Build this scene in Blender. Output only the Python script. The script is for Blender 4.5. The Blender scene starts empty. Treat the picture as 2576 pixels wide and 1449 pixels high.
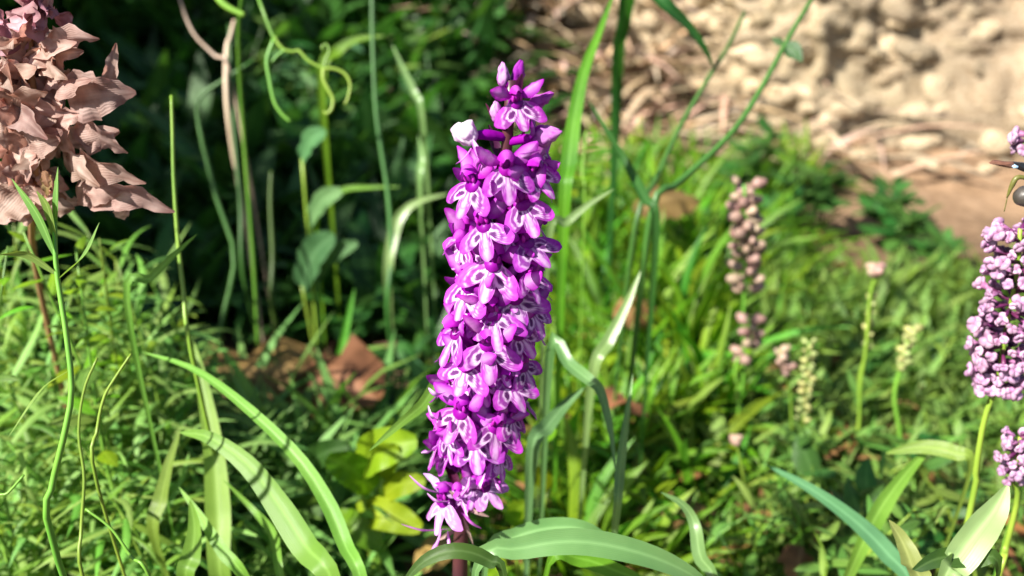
import bpy, bmesh, math, random
import numpy as np
from mathutils import Vector, Matrix, Quaternion, noise
R = random.Random(7)
rad = math.radians
scene = bpy.context.scene
C = scene.collection

# ---------------------------------------------------------------- camera
CAM_H, PITCH, HFOV = 0.25, rad(25), rad(55)
cam_d = bpy.data.cameras.new('camera'); cam = bpy.data.objects.new('camera', cam_d); C.objects.link(cam)
cam.location = (0, 0, CAM_H); cam.rotation_euler = (math.pi/2 - PITCH, 0, 0)
cam_d.sensor_width = 36; cam_d.angle = HFOV
cam_d.clip_start = 0.01; cam_d.clip_end = 300
cam_d.dof.use_dof = True; cam_d.dof.focus_distance = 0.205; cam_d.dof.aperture_fstop = 13
scene.camera = cam
# ---------------------------------------------------------------- light
SUN = Vector((-0.60, -0.45, 0.66)).normalized()
w = bpy.data.worlds.new('World'); scene.world = w; w.use_nodes = True
nt = w.node_tree; sky = nt.nodes.new('ShaderNodeTexSky'); sky.sky_type = 'NISHITA'; sky.sun_disc = False
sky.sun_elevation = math.asin(SUN.z); sky.sun_rotation = math.atan2(SUN.x, SUN.y)
nt.links.new(sky.outputs[0], nt.nodes['Background'].inputs[0]); nt.nodes['Background'].inputs[1].default_value = 0.05
sd = bpy.data.lights.new('sun', 'SUN'); sd.energy = 4.6; sd.angle = rad(1.0); sd.color = (1, .95, .86)
so = bpy.data.objects.new('sun', sd); C.objects.link(so); so.rotation_euler = (-SUN).to_track_quat('-Z', 'Y').to_euler()
so.location = (-2, -1, 3)
vs = scene.view_settings; vs.view_transform = 'Standard'; vs.look = 'None'; vs.gamma = 1; vs.exposure = 1.68
scene.cycles.max_bounces = 4; scene.cycles.diffuse_bounces = 2; scene.cycles.glossy_bounces = 2; scene.cycles.transmission_bounces = 4

# ---------------------------------------------------------------- pixel helpers (photo seen 2576 x 1449)
FPX = 1288 / math.tan(HFOV/2)
FWD = Vector((0, math.cos(PITCH), -math.sin(PITCH))); UPV = Vector((0, math.sin(PITCH), math.cos(PITCH)))
CAM = Vector((0, 0, CAM_H))
def ray(px, py): return FWD + Vector((1, 0, 0))*((px-1288)/FPX) + UPV*((724.5-py)/FPX)
def P(px, py, d): return CAM + ray(px, py)*d                     # d = depth along the view axis
def PY(px, py, y):
    r = ray(px, py); return CAM + r*(y/r.y)
def sstep(a, b, x):
    t = min(1, max(0, (x-a)/(b-a))); return t*t*(3-2*t)
def ground(x, y):
    y0 = 0.80 - 0.05*math.sin(3*x+1) - .06*sstep(.3, -.2, x)
    t = max(0, y-y0); h = 0.62*t*t/(t+.09) if t > 0 else 0
    if h > .55: h = .55 + (h-.55)*.12
    if y < 3:
        n = noise.noise(Vector((x*7, y*7, 0)))*.008 + noise.noise(Vector((x*23, y*23, 4)))*.004
        n += sstep(.7, .9, y)*(noise.noise(Vector((x*16, y*16, 9)))*.022 + noise.noise(Vector((x*5, y*6, 2)))*.03)
    else: n = noise.noise(Vector((x*.6, y*.6, 3)))*.05
    return h + n
def G(px, py):
    r = ray(px, py); t = .1
    for i in range(600):
        p = CAM + r*t
        if p.z < ground(p.x, p.y): return p
        t += .003
    return p
# ---------------------------------------------------------------- object helpers
def tag(o, label=None, cat=None, group=None, kind=None):
    if label: o['label'] = label
    if cat: o['category'] = cat
    if group: o['group'] = group
    if kind: o['kind'] = kind
    return o
def thing(name, label, cat, loc, group=None):
    o = bpy.data.objects.new(name, None); C.objects.link(o); o.location = loc; o.empty_display_size = .01
    return tag(o, label, cat, group)
class MB:
    def __init__(s): s.v = []; s.f = []; s.uv = []; s.c = []
    def add(s, v, f, uv=None, c=None):
        n = len(s.v); s.v += [tuple(p) for p in v]; s.f += [tuple(i+n for i in q) for q in f]
        s.uv += uv if uv else [(0.5, 0.5)]*len(v)
        s.c += c if c else [(1, 1, 1)]*len(v)
        return s
    def mesh(s, name, mat, smooth=True):
        me = bpy.data.meshes.new(name); me.from_pydata(s.v, [], s.f)
        uvl = me.uv_layers.new(name='UVMap'); li = np.empty(len(me.loops), np.int32); me.loops.foreach_get('vertex_index', li)
        uvl.data.foreach_set('uv', np.asarray(s.uv, np.float32)[li].ravel())
        a = me.color_attributes.new('Col', 'FLOAT_COLOR', 'POINT')
        cc = np.ones((len(s.v), 4), np.float32); cc[:, :3] = np.asarray(s.c, np.float32)
        a.data.foreach_set('color', cc.ravel())
        if smooth: me.polygons.foreach_set('use_smooth', np.ones(len(me.polygons), bool))
        me.materials.append(mat); me.update(); return me
def link(name, me, parent=None, M=None, loc=None):
    o = bpy.data.objects.new(name, me); C.objects.link(o)
    if parent: o.parent = parent
    if M is not None: o.matrix_basis = M
    if loc is not None: o.location = loc
    return o
def spline(pts, n):
    pts = [Vector(p) for p in pts]
    if len(pts) == 2: return [pts[0].lerp(pts[1], i/(n-1)) for i in range(n)]
    q = [pts[0]*2-pts[1]] + pts + [pts[-1]*2-pts[-2]]; m = len(pts)-1; out = []
    for i in range(n):
        t = i/(n-1)*m; k = min(int(t), m-1); t -= k
        a, b, c, d = q[k:k+4]
        out.append(.5*((2*b)+(c-a)*t+(2*a-5*b+4*c-d)*t*t+(3*b-a-3*c+d)*t**3))
    return out
def tangents(p):
    return [(p[min(i+1, len(p)-1)]-p[max(i-1, 0)]).normalized() for i in range(len(p))]
def ribbon(mb, pts, wid, across=2, fold=.25, side=None, twist=0, curl=0, col=None, ripple=0, face=None, rag=0):
    """pts sampled points; wid half-widths; fold = V depth relative to half-width"""
    T = tangents(pts); v = []; f = []; uv = []; c = []; n = len(pts); ps = None
    ph = R.uniform(0, 6)
    for i in range(n):
        t = T[i]
        if face is not None: s = t.cross(face)
        elif side is not None: s = side - t*side.dot(t)
        else:
            s = t.cross(Vector((0, 0, 1)))
            if s.length < .3 and ps is not None: s = ps - t*ps.dot(t)
        if s.length < 1e-5: s = Vector((1, 0, 0))
        s.normalize()
        if ps is not None and s.dot(ps) < 0 and (side is None or face is not None): s = -s
        ps = s
        if twist: s = Quaternion(t, twist*i/(n-1)) @ s
        nn = s.cross(t).normalized()
        for j in range(across+1):
            u = j/across*2-1
            off = fold*wid[i]*(abs(u)**1.3) + curl*wid[i]*u*u*math.sin(i*.9+ph) + ripple*wid[i]*abs(u)*math.sin(i*1.7+ph+u*2)
            kk = 1+(rag*noise.noise(Vector((i*.8, u*1.5+ph*7, ph))) if rag else 0)
            p = pts[i] + s*(u*wid[i]*kk) + nn*off
            v.append(p); uv.append((i/(n-1), j/across)); c.append(col(i/(n-1), u) if col else (1, 1, 1))
    for i in range(n-1):
        for j in range(across):
            a = i*(across+1)+j; f.append((a, a+1, a+across+2, a+across+1))
    return mb.add(v, f, uv, c)
def tube(mb, pts, rads, sides=6, col=None, cap=True):
    T = tangents(pts); n = len(pts); v = []; f = []; uv = []; c = []
    s = T[0].cross(Vector((.31, .92, .24))).normalized()
    for i in range(n):
        s = (s - T[i]*s.dot(T[i])).normalized(); b = T[i].cross(s)
        for j in range(sides):
            a = 2*math.pi*j/sides
            v.append(pts[i] + (s*math.cos(a)+b*math.sin(a))*rads[i]); uv.append((i/(n-1), .5))
            c.append(col(i/(n-1), a) if col else (1, 1, 1))
    for i in range(n-1):
        for j in range(sides):
            f.append((i*sides+j, i*sides+(j+1) % sides, (i+1)*sides+(j+1) % sides, (i+1)*sides+j))
    if cap: f.append(tuple(range(sides))[::-1]); f.append(tuple((n-1)*sides+j for j in range(sides)))
    return mb.add(v, f, uv, c)
def pod(mb, M, a, b, seg=8, rings=6, tip=.3, lump=0, col=None):
    """pointed ovoid along +X: length 2a, radius b"""
    v = []; f = []; uv = []; c = []
    ph = R.uniform(0, 9)
    for i in range(rings+1):
        t = i/rings; x = -math.cos(t*math.pi); r = math.sin(t*math.pi)**.8
        if x > 0: r *= 1-tip*x
        for j in range(seg):
            an = 2*math.pi*j/seg
            k = 1+lump*noise.noise(Vector((x*2+ph, math.cos(an)*1.5, math.sin(an)*1.5)))
            v.append(M @ Vector((x*a, b*r*k*math.cos(an), b*r*k*math.sin(an)))); uv.append((t, .5))
            c.append(col(t, an) if col else (1, 1, 1))
    for i in range(rings):
        for j in range(seg): f.append((i*seg+j, i*seg+(j+1) % seg, (i+1)*seg+(j+1) % seg, (i+1)*seg+j))
    return mb.add(v, f, uv, c)
def frame(o, x, z=Vector((0, 0, 1))):
    """matrix with local X along x, origin o"""
    x = x.normalized(); y = z.cross(x)
    if y.length < 1e-4: y = Vector((0, 1, 0)).cross(x)
    y.normalize(); z = x.cross(y)
    return Matrix(((x.x, y.x, z.x, o.x), (x.y, y.y, z.y, o.y), (x.z, y.z, z.z, o.z), (0, 0, 0, 1)))
def mixc(a, b, t): t = min(1, max(0, t)); return tuple(a[i]*(1-t)+b[i]*t for i in range(3))

# ---------------------------------------------------------------- materials
def N(nt, kind, **k):
    n = nt.nodes.new(kind)
    for a, b in k.items(): setattr(n, a, b)
    return n
def mix_rgb(nt, fac, a, b, mode='MIX'):
    n = N(nt, 'ShaderNodeMix', data_type='RGBA', blend_type=mode)
    for s, val in ((n.inputs[0], fac), (n.inputs[6], a), (n.inputs[7], b)):
        if hasattr(val, 'is_linked'): nt.links.new(val, s)
        else: s.default_value = val if not isinstance(val, tuple) else (*val[:3], 1)
    return n.outputs[2]
def math_n(nt, op, a, b=0.0, c=0.0):
    n = N(nt, 'ShaderNodeMath', operation=op)
    for s, val in zip(n.inputs, (a, b, c)):
        if hasattr(val, 'is_linked'): nt.links.new(val, s)
        else: s.default_value = val
    return n.outputs[0]
def leafmat(name, c1, c2, trans=.48, rough=.42, spec=.4, rib=.35, var=.5, col=False, hue=.03, noise_scale=60, tcol=None, bump=.25, vein=.16, vscale=4.5):
    m = bpy.data.materials.new(name); m.use_nodes = True; nt = m.node_tree; L = nt.links
    bs = nt.nodes['Principled BSDF']; out = nt.nodes['Material Output']
    tc = N(nt, 'ShaderNodeTexCoord'); oi = N(nt, 'ShaderNodeObjectInfo'); uv = N(nt, 'ShaderNodeSeparateXYZ'); L.new(tc.outputs['UV'], uv.inputs[0])
    no = N(nt, 'ShaderNodeTexNoise'); no.inputs['Scale'].default_value = noise_scale; no.inputs['Detail'].default_value = 4
    geo = N(nt, 'ShaderNodeNewGeometry'); L.new(geo.outputs['Position'], no.inputs['Vector'])
    ramp = math_n(nt, 'MULTIPLY_ADD', no.outputs['Fac'], 2.2, -.6)
    cl = nt.nodes[-1]; cl.use_clamp = True
    base = mix_rgb(nt, ramp, c1, c2)
    at = N(nt, 'ShaderNodeAttribute', attribute_name='Col')
    base = mix_rgb(nt, 1.0, base, at.outputs['Color'], 'MULTIPLY')
    # fine lengthwise veins
    wv = N(nt, 'ShaderNodeTexWave'); wv.bands_direction = 'Y'; wv.inputs['Scale'].default_value = vscale; wv.inputs['Distortion'].default_value = 1.2; wv.inputs['Detail'].default_value = 2
    L.new(tc.outputs['UV'], wv.inputs['Vector'])
    if rib:
        d = math_n(nt, 'ABSOLUTE', math_n(nt, 'SUBTRACT', uv.outputs[1], .5))
        r = math_n(nt, 'SUBTRACT', 1.0, math_n(nt, 'MULTIPLY', d, 9.0)); nt.nodes[-1].use_clamp = True
        base = mix_rgb(nt, math_n(nt, 'MULTIPLY', r, rib), base, tuple(min(1, x*1.6+.05) for x in c2))
        base = mix_rgb(nt, math_n(nt, 'MULTIPLY', wv.outputs['Fac'], vein), base, tuple(x*.45 for x in c1))
    hs = N(nt, 'ShaderNodeHueSaturation')
    L.new(base, hs.inputs['Color'])
    L.new(math_n(nt, 'MULTIPLY_ADD', oi.outputs['Random'], hue*2, .5-hue), hs.inputs['Hue'])
    vv = math_n(nt, 'FRACT', math_n(nt, 'MULTIPLY', oi.outputs['Random'], 17.3))
    L.new(math_n(nt, 'MULTIPLY_ADD', vv, var, 1-var/2), hs.inputs['Value'])
    base = hs.outputs[0]
    L.new(base, bs.inputs['Base Color']); bs.inputs['Roughness'].default_value = rough; bs.inputs['Specular IOR Level'].default_value = spec
    bp = N(nt, 'ShaderNodeBump'); bp.inputs['Strength'].default_value = bump; bp.inputs['Distance'].default_value = .0006
    L.new(mix_rgb(nt, .5 if rib else 1.0, wv.outputs['Color'], no.outputs['Color']), bp.inputs['Height']); L.new(bp.outputs[0], bs.inputs['Normal'])
    tr = N(nt, 'ShaderNodeBsdfTranslucent')
    tcn = mix_rgb(nt, 1.0, base, tcol if tcol else (1.25, 1.15, .55), 'MULTIPLY'); L.new(tcn, tr.inputs[0])
    mx = N(nt, 'ShaderNodeMixShader'); mx.inputs[0].default_value = trans
    L.new(bs.outputs[0], mx.inputs[1]); L.new(tr.outputs[0], mx.inputs[2]); L.new(mx.outputs[0], out.inputs[0])
    return m
M = {}
M['grass'] = leafmat('grass_green', (.06, .19, .01), (.14, .33, .018))
M['grass_pale'] = leafmat(vein=.08, bump=.12, name='pale_grass', c1=(.14, .27, .08), c2=(.25, .4, .14), rough=.32, spec=.6)
M['grass_soft'] = leafmat('soft_grass', (.125, .27, .03), (.21, .38, .06))
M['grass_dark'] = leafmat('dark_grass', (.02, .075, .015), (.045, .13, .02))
M['grass_lime'] = leafmat('lime_leaf', (.1, .22, .006), (.2, .32, .012), rib=.2)
M['feather'] = leafmat('feathery_leaf', (.13, .28, .05), (.27, .45, .11), trans=.48, rough=.5)
M['sprig'] = leafmat('sprig_leaf', (.09, .2, .03), (.2, .34, .065), rough=.5)
M['sprig_bright'] = leafmat('bright_sprig_leaf', (.07, .23, .007), (.18, .37, .014))
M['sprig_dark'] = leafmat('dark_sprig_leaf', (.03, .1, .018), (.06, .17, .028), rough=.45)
M['bluish'] = leafmat('bluish_leaf', (.05, .13, .045), (.09, .2, .075), trans=.3, spec=.15, rough=.6)
M['yellowish'] = leafmat('yellow_pale_leaf', (.24, .29, .08), (.34, .38, .12), trans=.4)
M['mintpale'] = leafmat(vein=.05, bump=.1, name='mint_pale_leaf', c1=(.16, .3, .1), c2=(.26, .4, .17), trans=.4)
M['stem'] = leafmat('green_stem', (.09, .2, .02), (.18, .3, .035), trans=.08, rib=0)
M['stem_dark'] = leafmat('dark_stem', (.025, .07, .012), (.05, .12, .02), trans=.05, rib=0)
M['straw'] = leafmat('dry_straw', (.4, .29, .2), (.58, .46, .34), trans=.15, rib=0, tcol=(1, .9, .7))
M['wilt'] = leafmat('withered_petal', (.32, .215, .18), (.52, .39, .335), vein=.05, trans=.45, rough=.6, spec=.25, rib=.15, var=.35, hue=.015, noise_scale=330, tcol=(1.1, .8, .72), bump=.25)
M['wilt_mauve'] = leafmat('withered_mauve', (.28, .12, .15), (.44, .26, .28), trans=.25, rough=.65, rib=0, var=.3, hue=.015, noise_scale=220, tcol=(1.1, .7, .8), bump=.6)
M['brownleaf'] = leafmat('dead_brown_leaf', (.09, .045, .013), (.23, .125, .04), trans=.2, rough=.7, tcol=(1.2, .8, .4))
M['petal'] = leafmat('orchid_petal', (.84, .74, .86), (1.05, 1.0, 1.05), trans=.34, rough=.62, spec=.1, rib=0, var=.4, hue=.016, noise_scale=650, tcol=(1.15, .3, 1.2), bump=.35)
M['spur'] = leafmat('orchid_spur', (.18, .001, .2), (.29, .006, .32), trans=.3, spec=.2, rough=.4, rib=0, var=.3, hue=.012, noise_scale=300, tcol=(1.1, .5, 1.2))
M['ostem'] = leafmat('orchid_stem', (.05, .012, .02), (.1, .04, .03), trans=.05, rough=.35, rib=0, noise_scale=120)
M['bract'] = leafmat('orchid_bract', (.05, .006, .035), (.12, .012, .08), trans=.2, rough=.4, rib=.1, tcol=(1.2, .5, .9))
M['pinkfl'] = leafmat('pink_floret', (.38, .17, .32), (.62, .4, .55), trans=.3, rough=.5, rib=0, var=.35, hue=.02, noise_scale=500, tcol=(1.1, .6, 1.0), bump=.5)
M['berry'] = leafmat('pale_bud', (.26, .16, .12), (.4, .28, .22), trans=.2, rough=.5, rib=0, var=.4, noise_scale=200, tcol=(1.1, .9, .8))
M['berry_green'] = leafmat('green_bud', (.22, .26, .08), (.36, .38, .14), trans=.2, rough=.5, rib=0, var=.4, noise_scale=200)
def simple(name, col, rough=.5, spec=.5, coat=0):
    m = bpy.data.materials.new(name); m.use_nodes = True; nt = m.node_tree; b = nt.nodes['Principled BSDF']
    no = N(nt, 'ShaderNodeTexNoise'); no.inputs['Scale'].default_value = 900; tc = N(nt, 'ShaderNodeTexCoord'); nt.links.new(tc.outputs['Object'], no.inputs[0])
    nt.links.new(mix_rgb(nt, no.outputs['Fac'], tuple(x*.6 for x in col), tuple(x*1.3 for x in col)), b.inputs['Base Color'])
    b.inputs['Roughness'].default_value = rough; b.inputs['Specular IOR Level'].default_value = spec; b.inputs['Coat Weight'].default_value = coat
    bp = N(nt, 'ShaderNodeBump'); bp.inputs['Distance'].default_value = .0002; bp.inputs['Strength'].default_value = .6; nt.links.new(no.outputs['Fac'], bp.inputs['Height']); nt.links.new(bp.outputs[0], b.inputs['Normal'])
    return m
def stone_mat(name, c1, c2, c3, scale):
    m = bpy.data.materials.new(name); m.use_nodes = True; nt = m.node_tree; b = nt.nodes['Principled BSDF']; L = nt.links
    geo = N(nt, 'ShaderNodeNewGeometry'); n1 = N(nt, 'ShaderNodeTexNoise'); n1.inputs['Scale'].default_value = scale; n1.inputs['Detail'].default_value = 6
    n2 = N(nt, 'ShaderNodeTexNoise'); n2.inputs['Scale'].default_value = scale*9; n2.inputs['Detail'].default_value = 5
    L.new(geo.outputs['Position'], n1.inputs[0]); L.new(geo.outputs['Position'], n2.inputs[0])
    f1 = math_n(nt, 'MULTIPLY_ADD', n1.outputs['Fac'], 3, -1); nt.nodes[-1].use_clamp = True
    f2 = math_n(nt, 'MULTIPLY_ADD', n2.outputs['Fac'], 3, -1.1); nt.nodes[-1].use_clamp = True
    base = mix_rgb(nt, f2, mix_rgb(nt, f1, c1, c2), c3)
    at = N(nt, 'ShaderNodeAttribute', attribute_name='Col'); base = mix_rgb(nt, 1.0, base, at.outputs['Color'], 'MULTIPLY')
    L.new(base, b.inputs['Base Color']); b.inputs['Roughness'].default_value = .85; b.inputs['Specular IOR Level'].default_value = .25
    bp = N(nt, 'ShaderNodeBump'); bp.inputs['Distance'].default_value = .003; bp.inputs['Strength'].default_value = .8
    L.new(n2.outputs['Fac'], bp.inputs['Height']); L.new(bp.outputs[0], b.inputs['Normal']); return m
M['soil'] = stone_mat('soil', (.105, .07, .04), (.2, .138, .083), (.25, .18, .115), 14)
M['gravel'] = stone_mat('gravel', (.22, .165, .1), (.36, .285, .185), (.46, .385, .28), 40)

M['rock'] = stone_mat('rock', (.2, .145, .09), (.33, .26, .17), (.4, .335, .24), 30)
# ---------------------------------------------------------------- the setting: ground
def build_ground():
    xs = np.concatenate([np.linspace(-120, -3, 12)[:-1], np.linspace(-3, -.8, 14)[:-1], np.linspace(-.8, 1.0, 190), np.linspace(1.0, 3, 14)[1:], np.linspace(3, 120, 12)[1:]])
    ys = np.concatenate([np.linspace(-100, -1, 8)[:-1], np.linspace(-1, .1, 10)[:-1], np.linspace(.1, 1.5, 170), np.linspace(1.5, 4, 20)[1:], np.linspace(4, 150, 14)[1:]])
    v = []; c = []
    for y in ys:
        for x in xs:
            v.append((x, y, ground(x, y)))
            k = sstep(.5, .75, y)*sstep(-.25, -.02, x)                # bare pale earth on the far right, darker soil towards the front and left
            c.append(mixc((.42, .36, .32), (1.15, 1.05, 1.0), k))
    nx = len(xs); f = [(j*nx+i, j*nx+i+1, (j+1)*nx+i+1, (j+1)*nx+i) for j in range(len(ys)-1) for i in range(nx-1)]
    mb = MB(); mb.add(v, f, None, c)
    tag(link('ground', mb.mesh('ground', M['soil'])), 'bare brown earth rising into a bank behind the plants', None, None, 'structure')
build_ground()

# gravel on the bank (uncountable) and the larger stones in it
def ico():
    bm = bmesh.new(); bmesh.ops.create_icosphere(bm, subdivisions=2, radius=1)
    v = np.array([p.co[:] for p in bm.verts]); f = np.array([[q.index for q in fc.verts] for fc in bm.faces]); bm.free(); return v, f
IV, IF = ico()
def stone_shape(seed, rough=.35):
    v = IV.copy()
    for i in range(len(v)):
        p = Vector(v[i]); k = 1+rough*noise.noise(p*1.1+Vector((seed*3.1, seed*1.7, 0)))+.12*noise.noise(p*3+Vector((seed, 0, 5)))
        v[i] *= k
    return v*np.array([1, .75, .5])
SHAPES = [stone_shape(i, .8) for i in range(10)]
def build_gravel():
    vs, fs, cs = [], [], []; n = 0; cnt = 0
    rr = random.Random(3)
    for _ in range(9000):
        x = rr.uniform(-.1, 1.0); y = rr.uniform(.74, 1.55)
        dens = sstep(.03, .3, x + (y-.8)*.25 + noise.noise(Vector((x*8, y*8, 1)))*.12)*sstep(.76, .86, y + noise.noise(Vector((x*9, y*9, 7)))*.07)
        if rr.random() > dens: continue
        if rr.random() > .66 + .6*noise.noise(Vector((x*14, y*14, 2))): continue
        s = rr.choice((.0028, .004, .0055, .007, .0095))*rr.uniform(.7, 1.3)
        e = Matrix.Rotation(rr.uniform(0, 6.3), 3, 'Z') @ Matrix.Rotation(rr.uniform(-.6, .9), 3, 'X')
        v = (SHAPES[rr.randrange(10)]*s) @ np.array(e).T + np.array([x, y, ground(x, y)+s*.12])
        vs.append(v); fs.append(IF+n); n += len(v); cnt += 1
        k = rr.uniform(.6, 1.15); t = rr.uniform(-.06, .05)
        cs.append(np.tile([k*(1+t), k, k*(1-t*1.6)], (len(v), 1)))
    v = np.concatenate(vs); f = np.concatenate(fs); mb = MB()
    mb.v = v.tolist(); mb.f = f.tolist(); mb.c = np.concatenate(cs).tolist(); mb.uv = [(0, 0)]*len(v)
    tag(link('gravel', mb.mesh('gravel', M['gravel'])), 'pale sunlit gravel scattered over the earth around the boulder', 'gravel', None, 'stuff')
    return cnt
build_gravel()
def boulder():
    c = Vector((.365, 1.0, .055)); rx, ry, rz = .34, .21, .27; NU, NV = 420, 210; v = []; f = []; cc = []; seed = Vector((3.1, 7.7, 1.2))
    for j in range(NV+1):
        ph = math.pi*j/NV
        for i in range(NU):
            th = 2*math.pi*i/NU; d = Vector((math.sin(ph)*math.cos(th), math.sin(ph)*math.sin(th), math.cos(ph)))
            e = Vector([math.copysign(abs(x)**.75, x) for x in d]); p = Vector((e.x*rx, e.y*ry, e.z*rz))
            big = noise.noise(p*5+seed)*.045 + noise.noise(p*13+seed)*.018
            wq = Vector((noise.noise(p*20), noise.noise(p*20+seed), noise.noise(p*20-seed)))*.7; q = Vector((p.x*22, p.y*28, p.z*40)) + seed + wq; dist, _ = noise.voronoi(q); chip = (min(.6, dist[0])-.3)*-.022
            q2 = Vector((p.x*46, p.y*46, p.z*85)) + wq*1.2; d2, _ = noise.voronoi(q2); fine = (min(.62, d2[0])-.3)*-.026 + noise.noise(p*90)*.003
            pit = -.035*sstep(.36, .6, noise.noise(p*9+Vector((9, 2, 5))))
            v.append(c + p + d*(big+chip+fine+pit)); k = .86+.3*noise.noise(p*18+seed)+.3*noise.noise(p*60)+.35*(.35-min(.6, d2[0])); cc.append((k, k*(.97+.04*noise.noise(p*8)), k*(.92+.1*noise.noise(p*7+seed))))
    for j in range(NV):
        for i in range(NU): f.append((j*NU+i, (j+1)*NU+i, (j+1)*NU+(i+1) % NU, j*NU+(i+1) % NU))
    base = Vector((c.x, c.y, ground(c.x, c.y))); mb = MB(); mb.add([p-base for p in v], f, None, cc)
    bo = tag(link('boulder', mb.mesh('boulder', M['rock']), None, None, base), 'large rough creamy boulder behind the bare earth', 'boulder')
    rr = random.Random(12); vs, fs, cs = [], [], []; n = 0
    for _ in range(12000):                                          # pebbles cemented into its face
        j = rr.randrange(20, NV-25); i = rr.randrange(NU); p = v[j*NU+i]
        if p.y > c.y-.03 or p.z < ground(p.x, p.y) or p.x > .68: continue
        if noise.noise(p*11) < -.28: continue
        nrm = (v[j*NU+(i+3) % NU]-v[j*NU+i-3]).cross(v[(j-3)*NU+i]-v[(j+3)*NU+i]).normalized()
        if nrm.dot(p-c) < 0: nrm = -nrm
        s_ = rr.choice((.004, .0055, .007, .009, .012))*rr.uniform(.8, 1.25)
        fr = frame(Vector(), Vector((1, 0, rr.uniform(-.5, .35))), nrm); e = np.array(fr.to_3x3()) @ np.array(Matrix.Rotation(rr.uniform(-.4, .4), 3, 'X'))
        vv = (SHAPES[rr.randrange(10)]*np.array([1.5, 1.05, .8])*s_) @ e.T + np.array(p-base-nrm*s_*.22); vs.append(vv); fs.append(IF+n); n += len(vv); k = rr.choice((.7, .95, 1.15, 1.4))*rr.uniform(.85, 1.15); cs.append(np.tile([k, k*.985, k*.95], (len(vv), 1)))
    mb = MB(); mb.v = np.concatenate(vs).tolist(); mb.f = np.concatenate(fs).tolist(); mb.c = np.concatenate(cs).tolist(); mb.uv = [(0, 0)]*n
    link('pebble_crust', mb.mesh('pebble_crust', M['rock']), bo)['kind'] = 'stuff'
boulder()
stone_me = []
for i in range(5):
    mb = MB(); mb.v = SHAPES[i].tolist(); mb.f = IF.tolist(); mb.c = [(1.05, 1, .95)]*len(IV); mb.uv = [(0, 0)]*len(IV); stone_me.append(mb.mesh('stone', M['gravel']))
for i, (px, py, s) in enumerate([(2180, 395, 95), (2080, 385, 60), (2330, 420, 62), (2480, 430, 55), (1790, 300, 44), (1830, 380, 40), (1960, 380, 50), (1880, 340, 46), (2400, 455, 34), (2260, 440, 36), (2020, 440, 30)]):
    p = G(px, py); d = (p-CAM).dot(FWD); r = s/FPX*d*.5
    o = link('stone', stone_me[i % 5]); o.location = p + Vector((0, 0, r*.1)); o.scale = (r, r, r*1.1); o.rotation_euler = (R.uniform(-.2, .4), R.uniform(-.3, .3), R.uniform(-.6, .6))
    if i == 0: tag(o, 'largest pale flat stone at the foot of the creamy boulder', 'stone')
    else: tag(o, 'pale rounded stone half sunk in the earth below the boulder', 'stone', 'stones below the boulder')

# ---------------------------------------------------------------- leaf templates (unit length along +X)
def leaf_template(name, mat, wr, seed, prof='linear', droop=.3, across=2, rings=7, fold=.3, curl=0, sway=.1, ripple=0):
    rr = random.Random(seed); pts = []; wd = []
    d = droop*rr.uniform(.5, 1.5); sw = rr.uniform(-sway, sway)
    for i in range(rings):
        t = i/(rings-1); pts.append(Vector((t*(1-.25*d*t), sw*math.sin(t*2.6), .25*d*math.sin(t*2)-d*.6*t*t)))
        if prof == 'linear': wv = (min(1, .45+t*2.2))*(1-t**3)**.6
        elif prof == 'ovate': wv = math.sin(math.pi*min(1, t**.75*.96+.03))**.8 if t < .97 else .04
        elif prof == 'round': wv = .1 if i == 0 else (math.sin(math.pi*min(1, .12+.86*t)))**.55
        else: wv = (.25+.75*math.sin(math.pi*t**.7))*(1-t**6)
        wd.append(max(.02, wv)*wr)
    mb = MB(); ribbon(mb, pts, wd, across, fold, side=Vector((0, 1, 0)), twist=rr.uniform(-.5, .5), curl=curl, ripple=ripple)
    return mb.mesh(name, mat)
def family(mat, wr, n, **k): return [leaf_template('leaf', M[mat], wr*(.8+.1*i), 11+i*7, **k) for i in range(n)]
TPL = {
    'feather': family('feather', .038, 6, prof='linear', droop=.55, sway=.25),
    'feather_pale': family('grass_soft', .046, 4, prof='linear', droop=.6, sway=.25),
    'sprig': family('sprig', .17, 5, prof='ovate', droop=.35, sway=.08),
    'sprig_bright': family('sprig_bright', .14, 5, prof='ovate', droop=.4, sway=.1),
    'sprig_dark': family('sprig_dark', .25, 5, prof='ovate', droop=.3, sway=.1),
    'sprig_mid': family('grass_dark', .2, 3, prof='ovate', droop=.35),
    'sprig_narrow': family('sprig', .09, 4, prof='ovate', droop=.45, sway=.15),
    'lime': family('grass_lime', .17, 4, prof='ovate', droop=.5, sway=.1),
    'bright_linear': family('grass', .06, 4, prof='linear', droop=.4, sway=.2),
    'yell': family('grass_lime', .07, 4, prof='linear', droop=.5, sway=.2),
    'wide_yell': family('grass_lime', .07, 3, prof='linear', droop=.5, sway=.2), 'wide_grass': family('grass_soft', .075, 3, prof='linear', droop=.5, sway=.2),
    'bluish': family('bluish', .17, 3, prof='ovate', droop=.4),
    'dark_linear': family('grass_dark', .06, 4, prof='linear', droop=.5, sway=.25),
}
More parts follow.
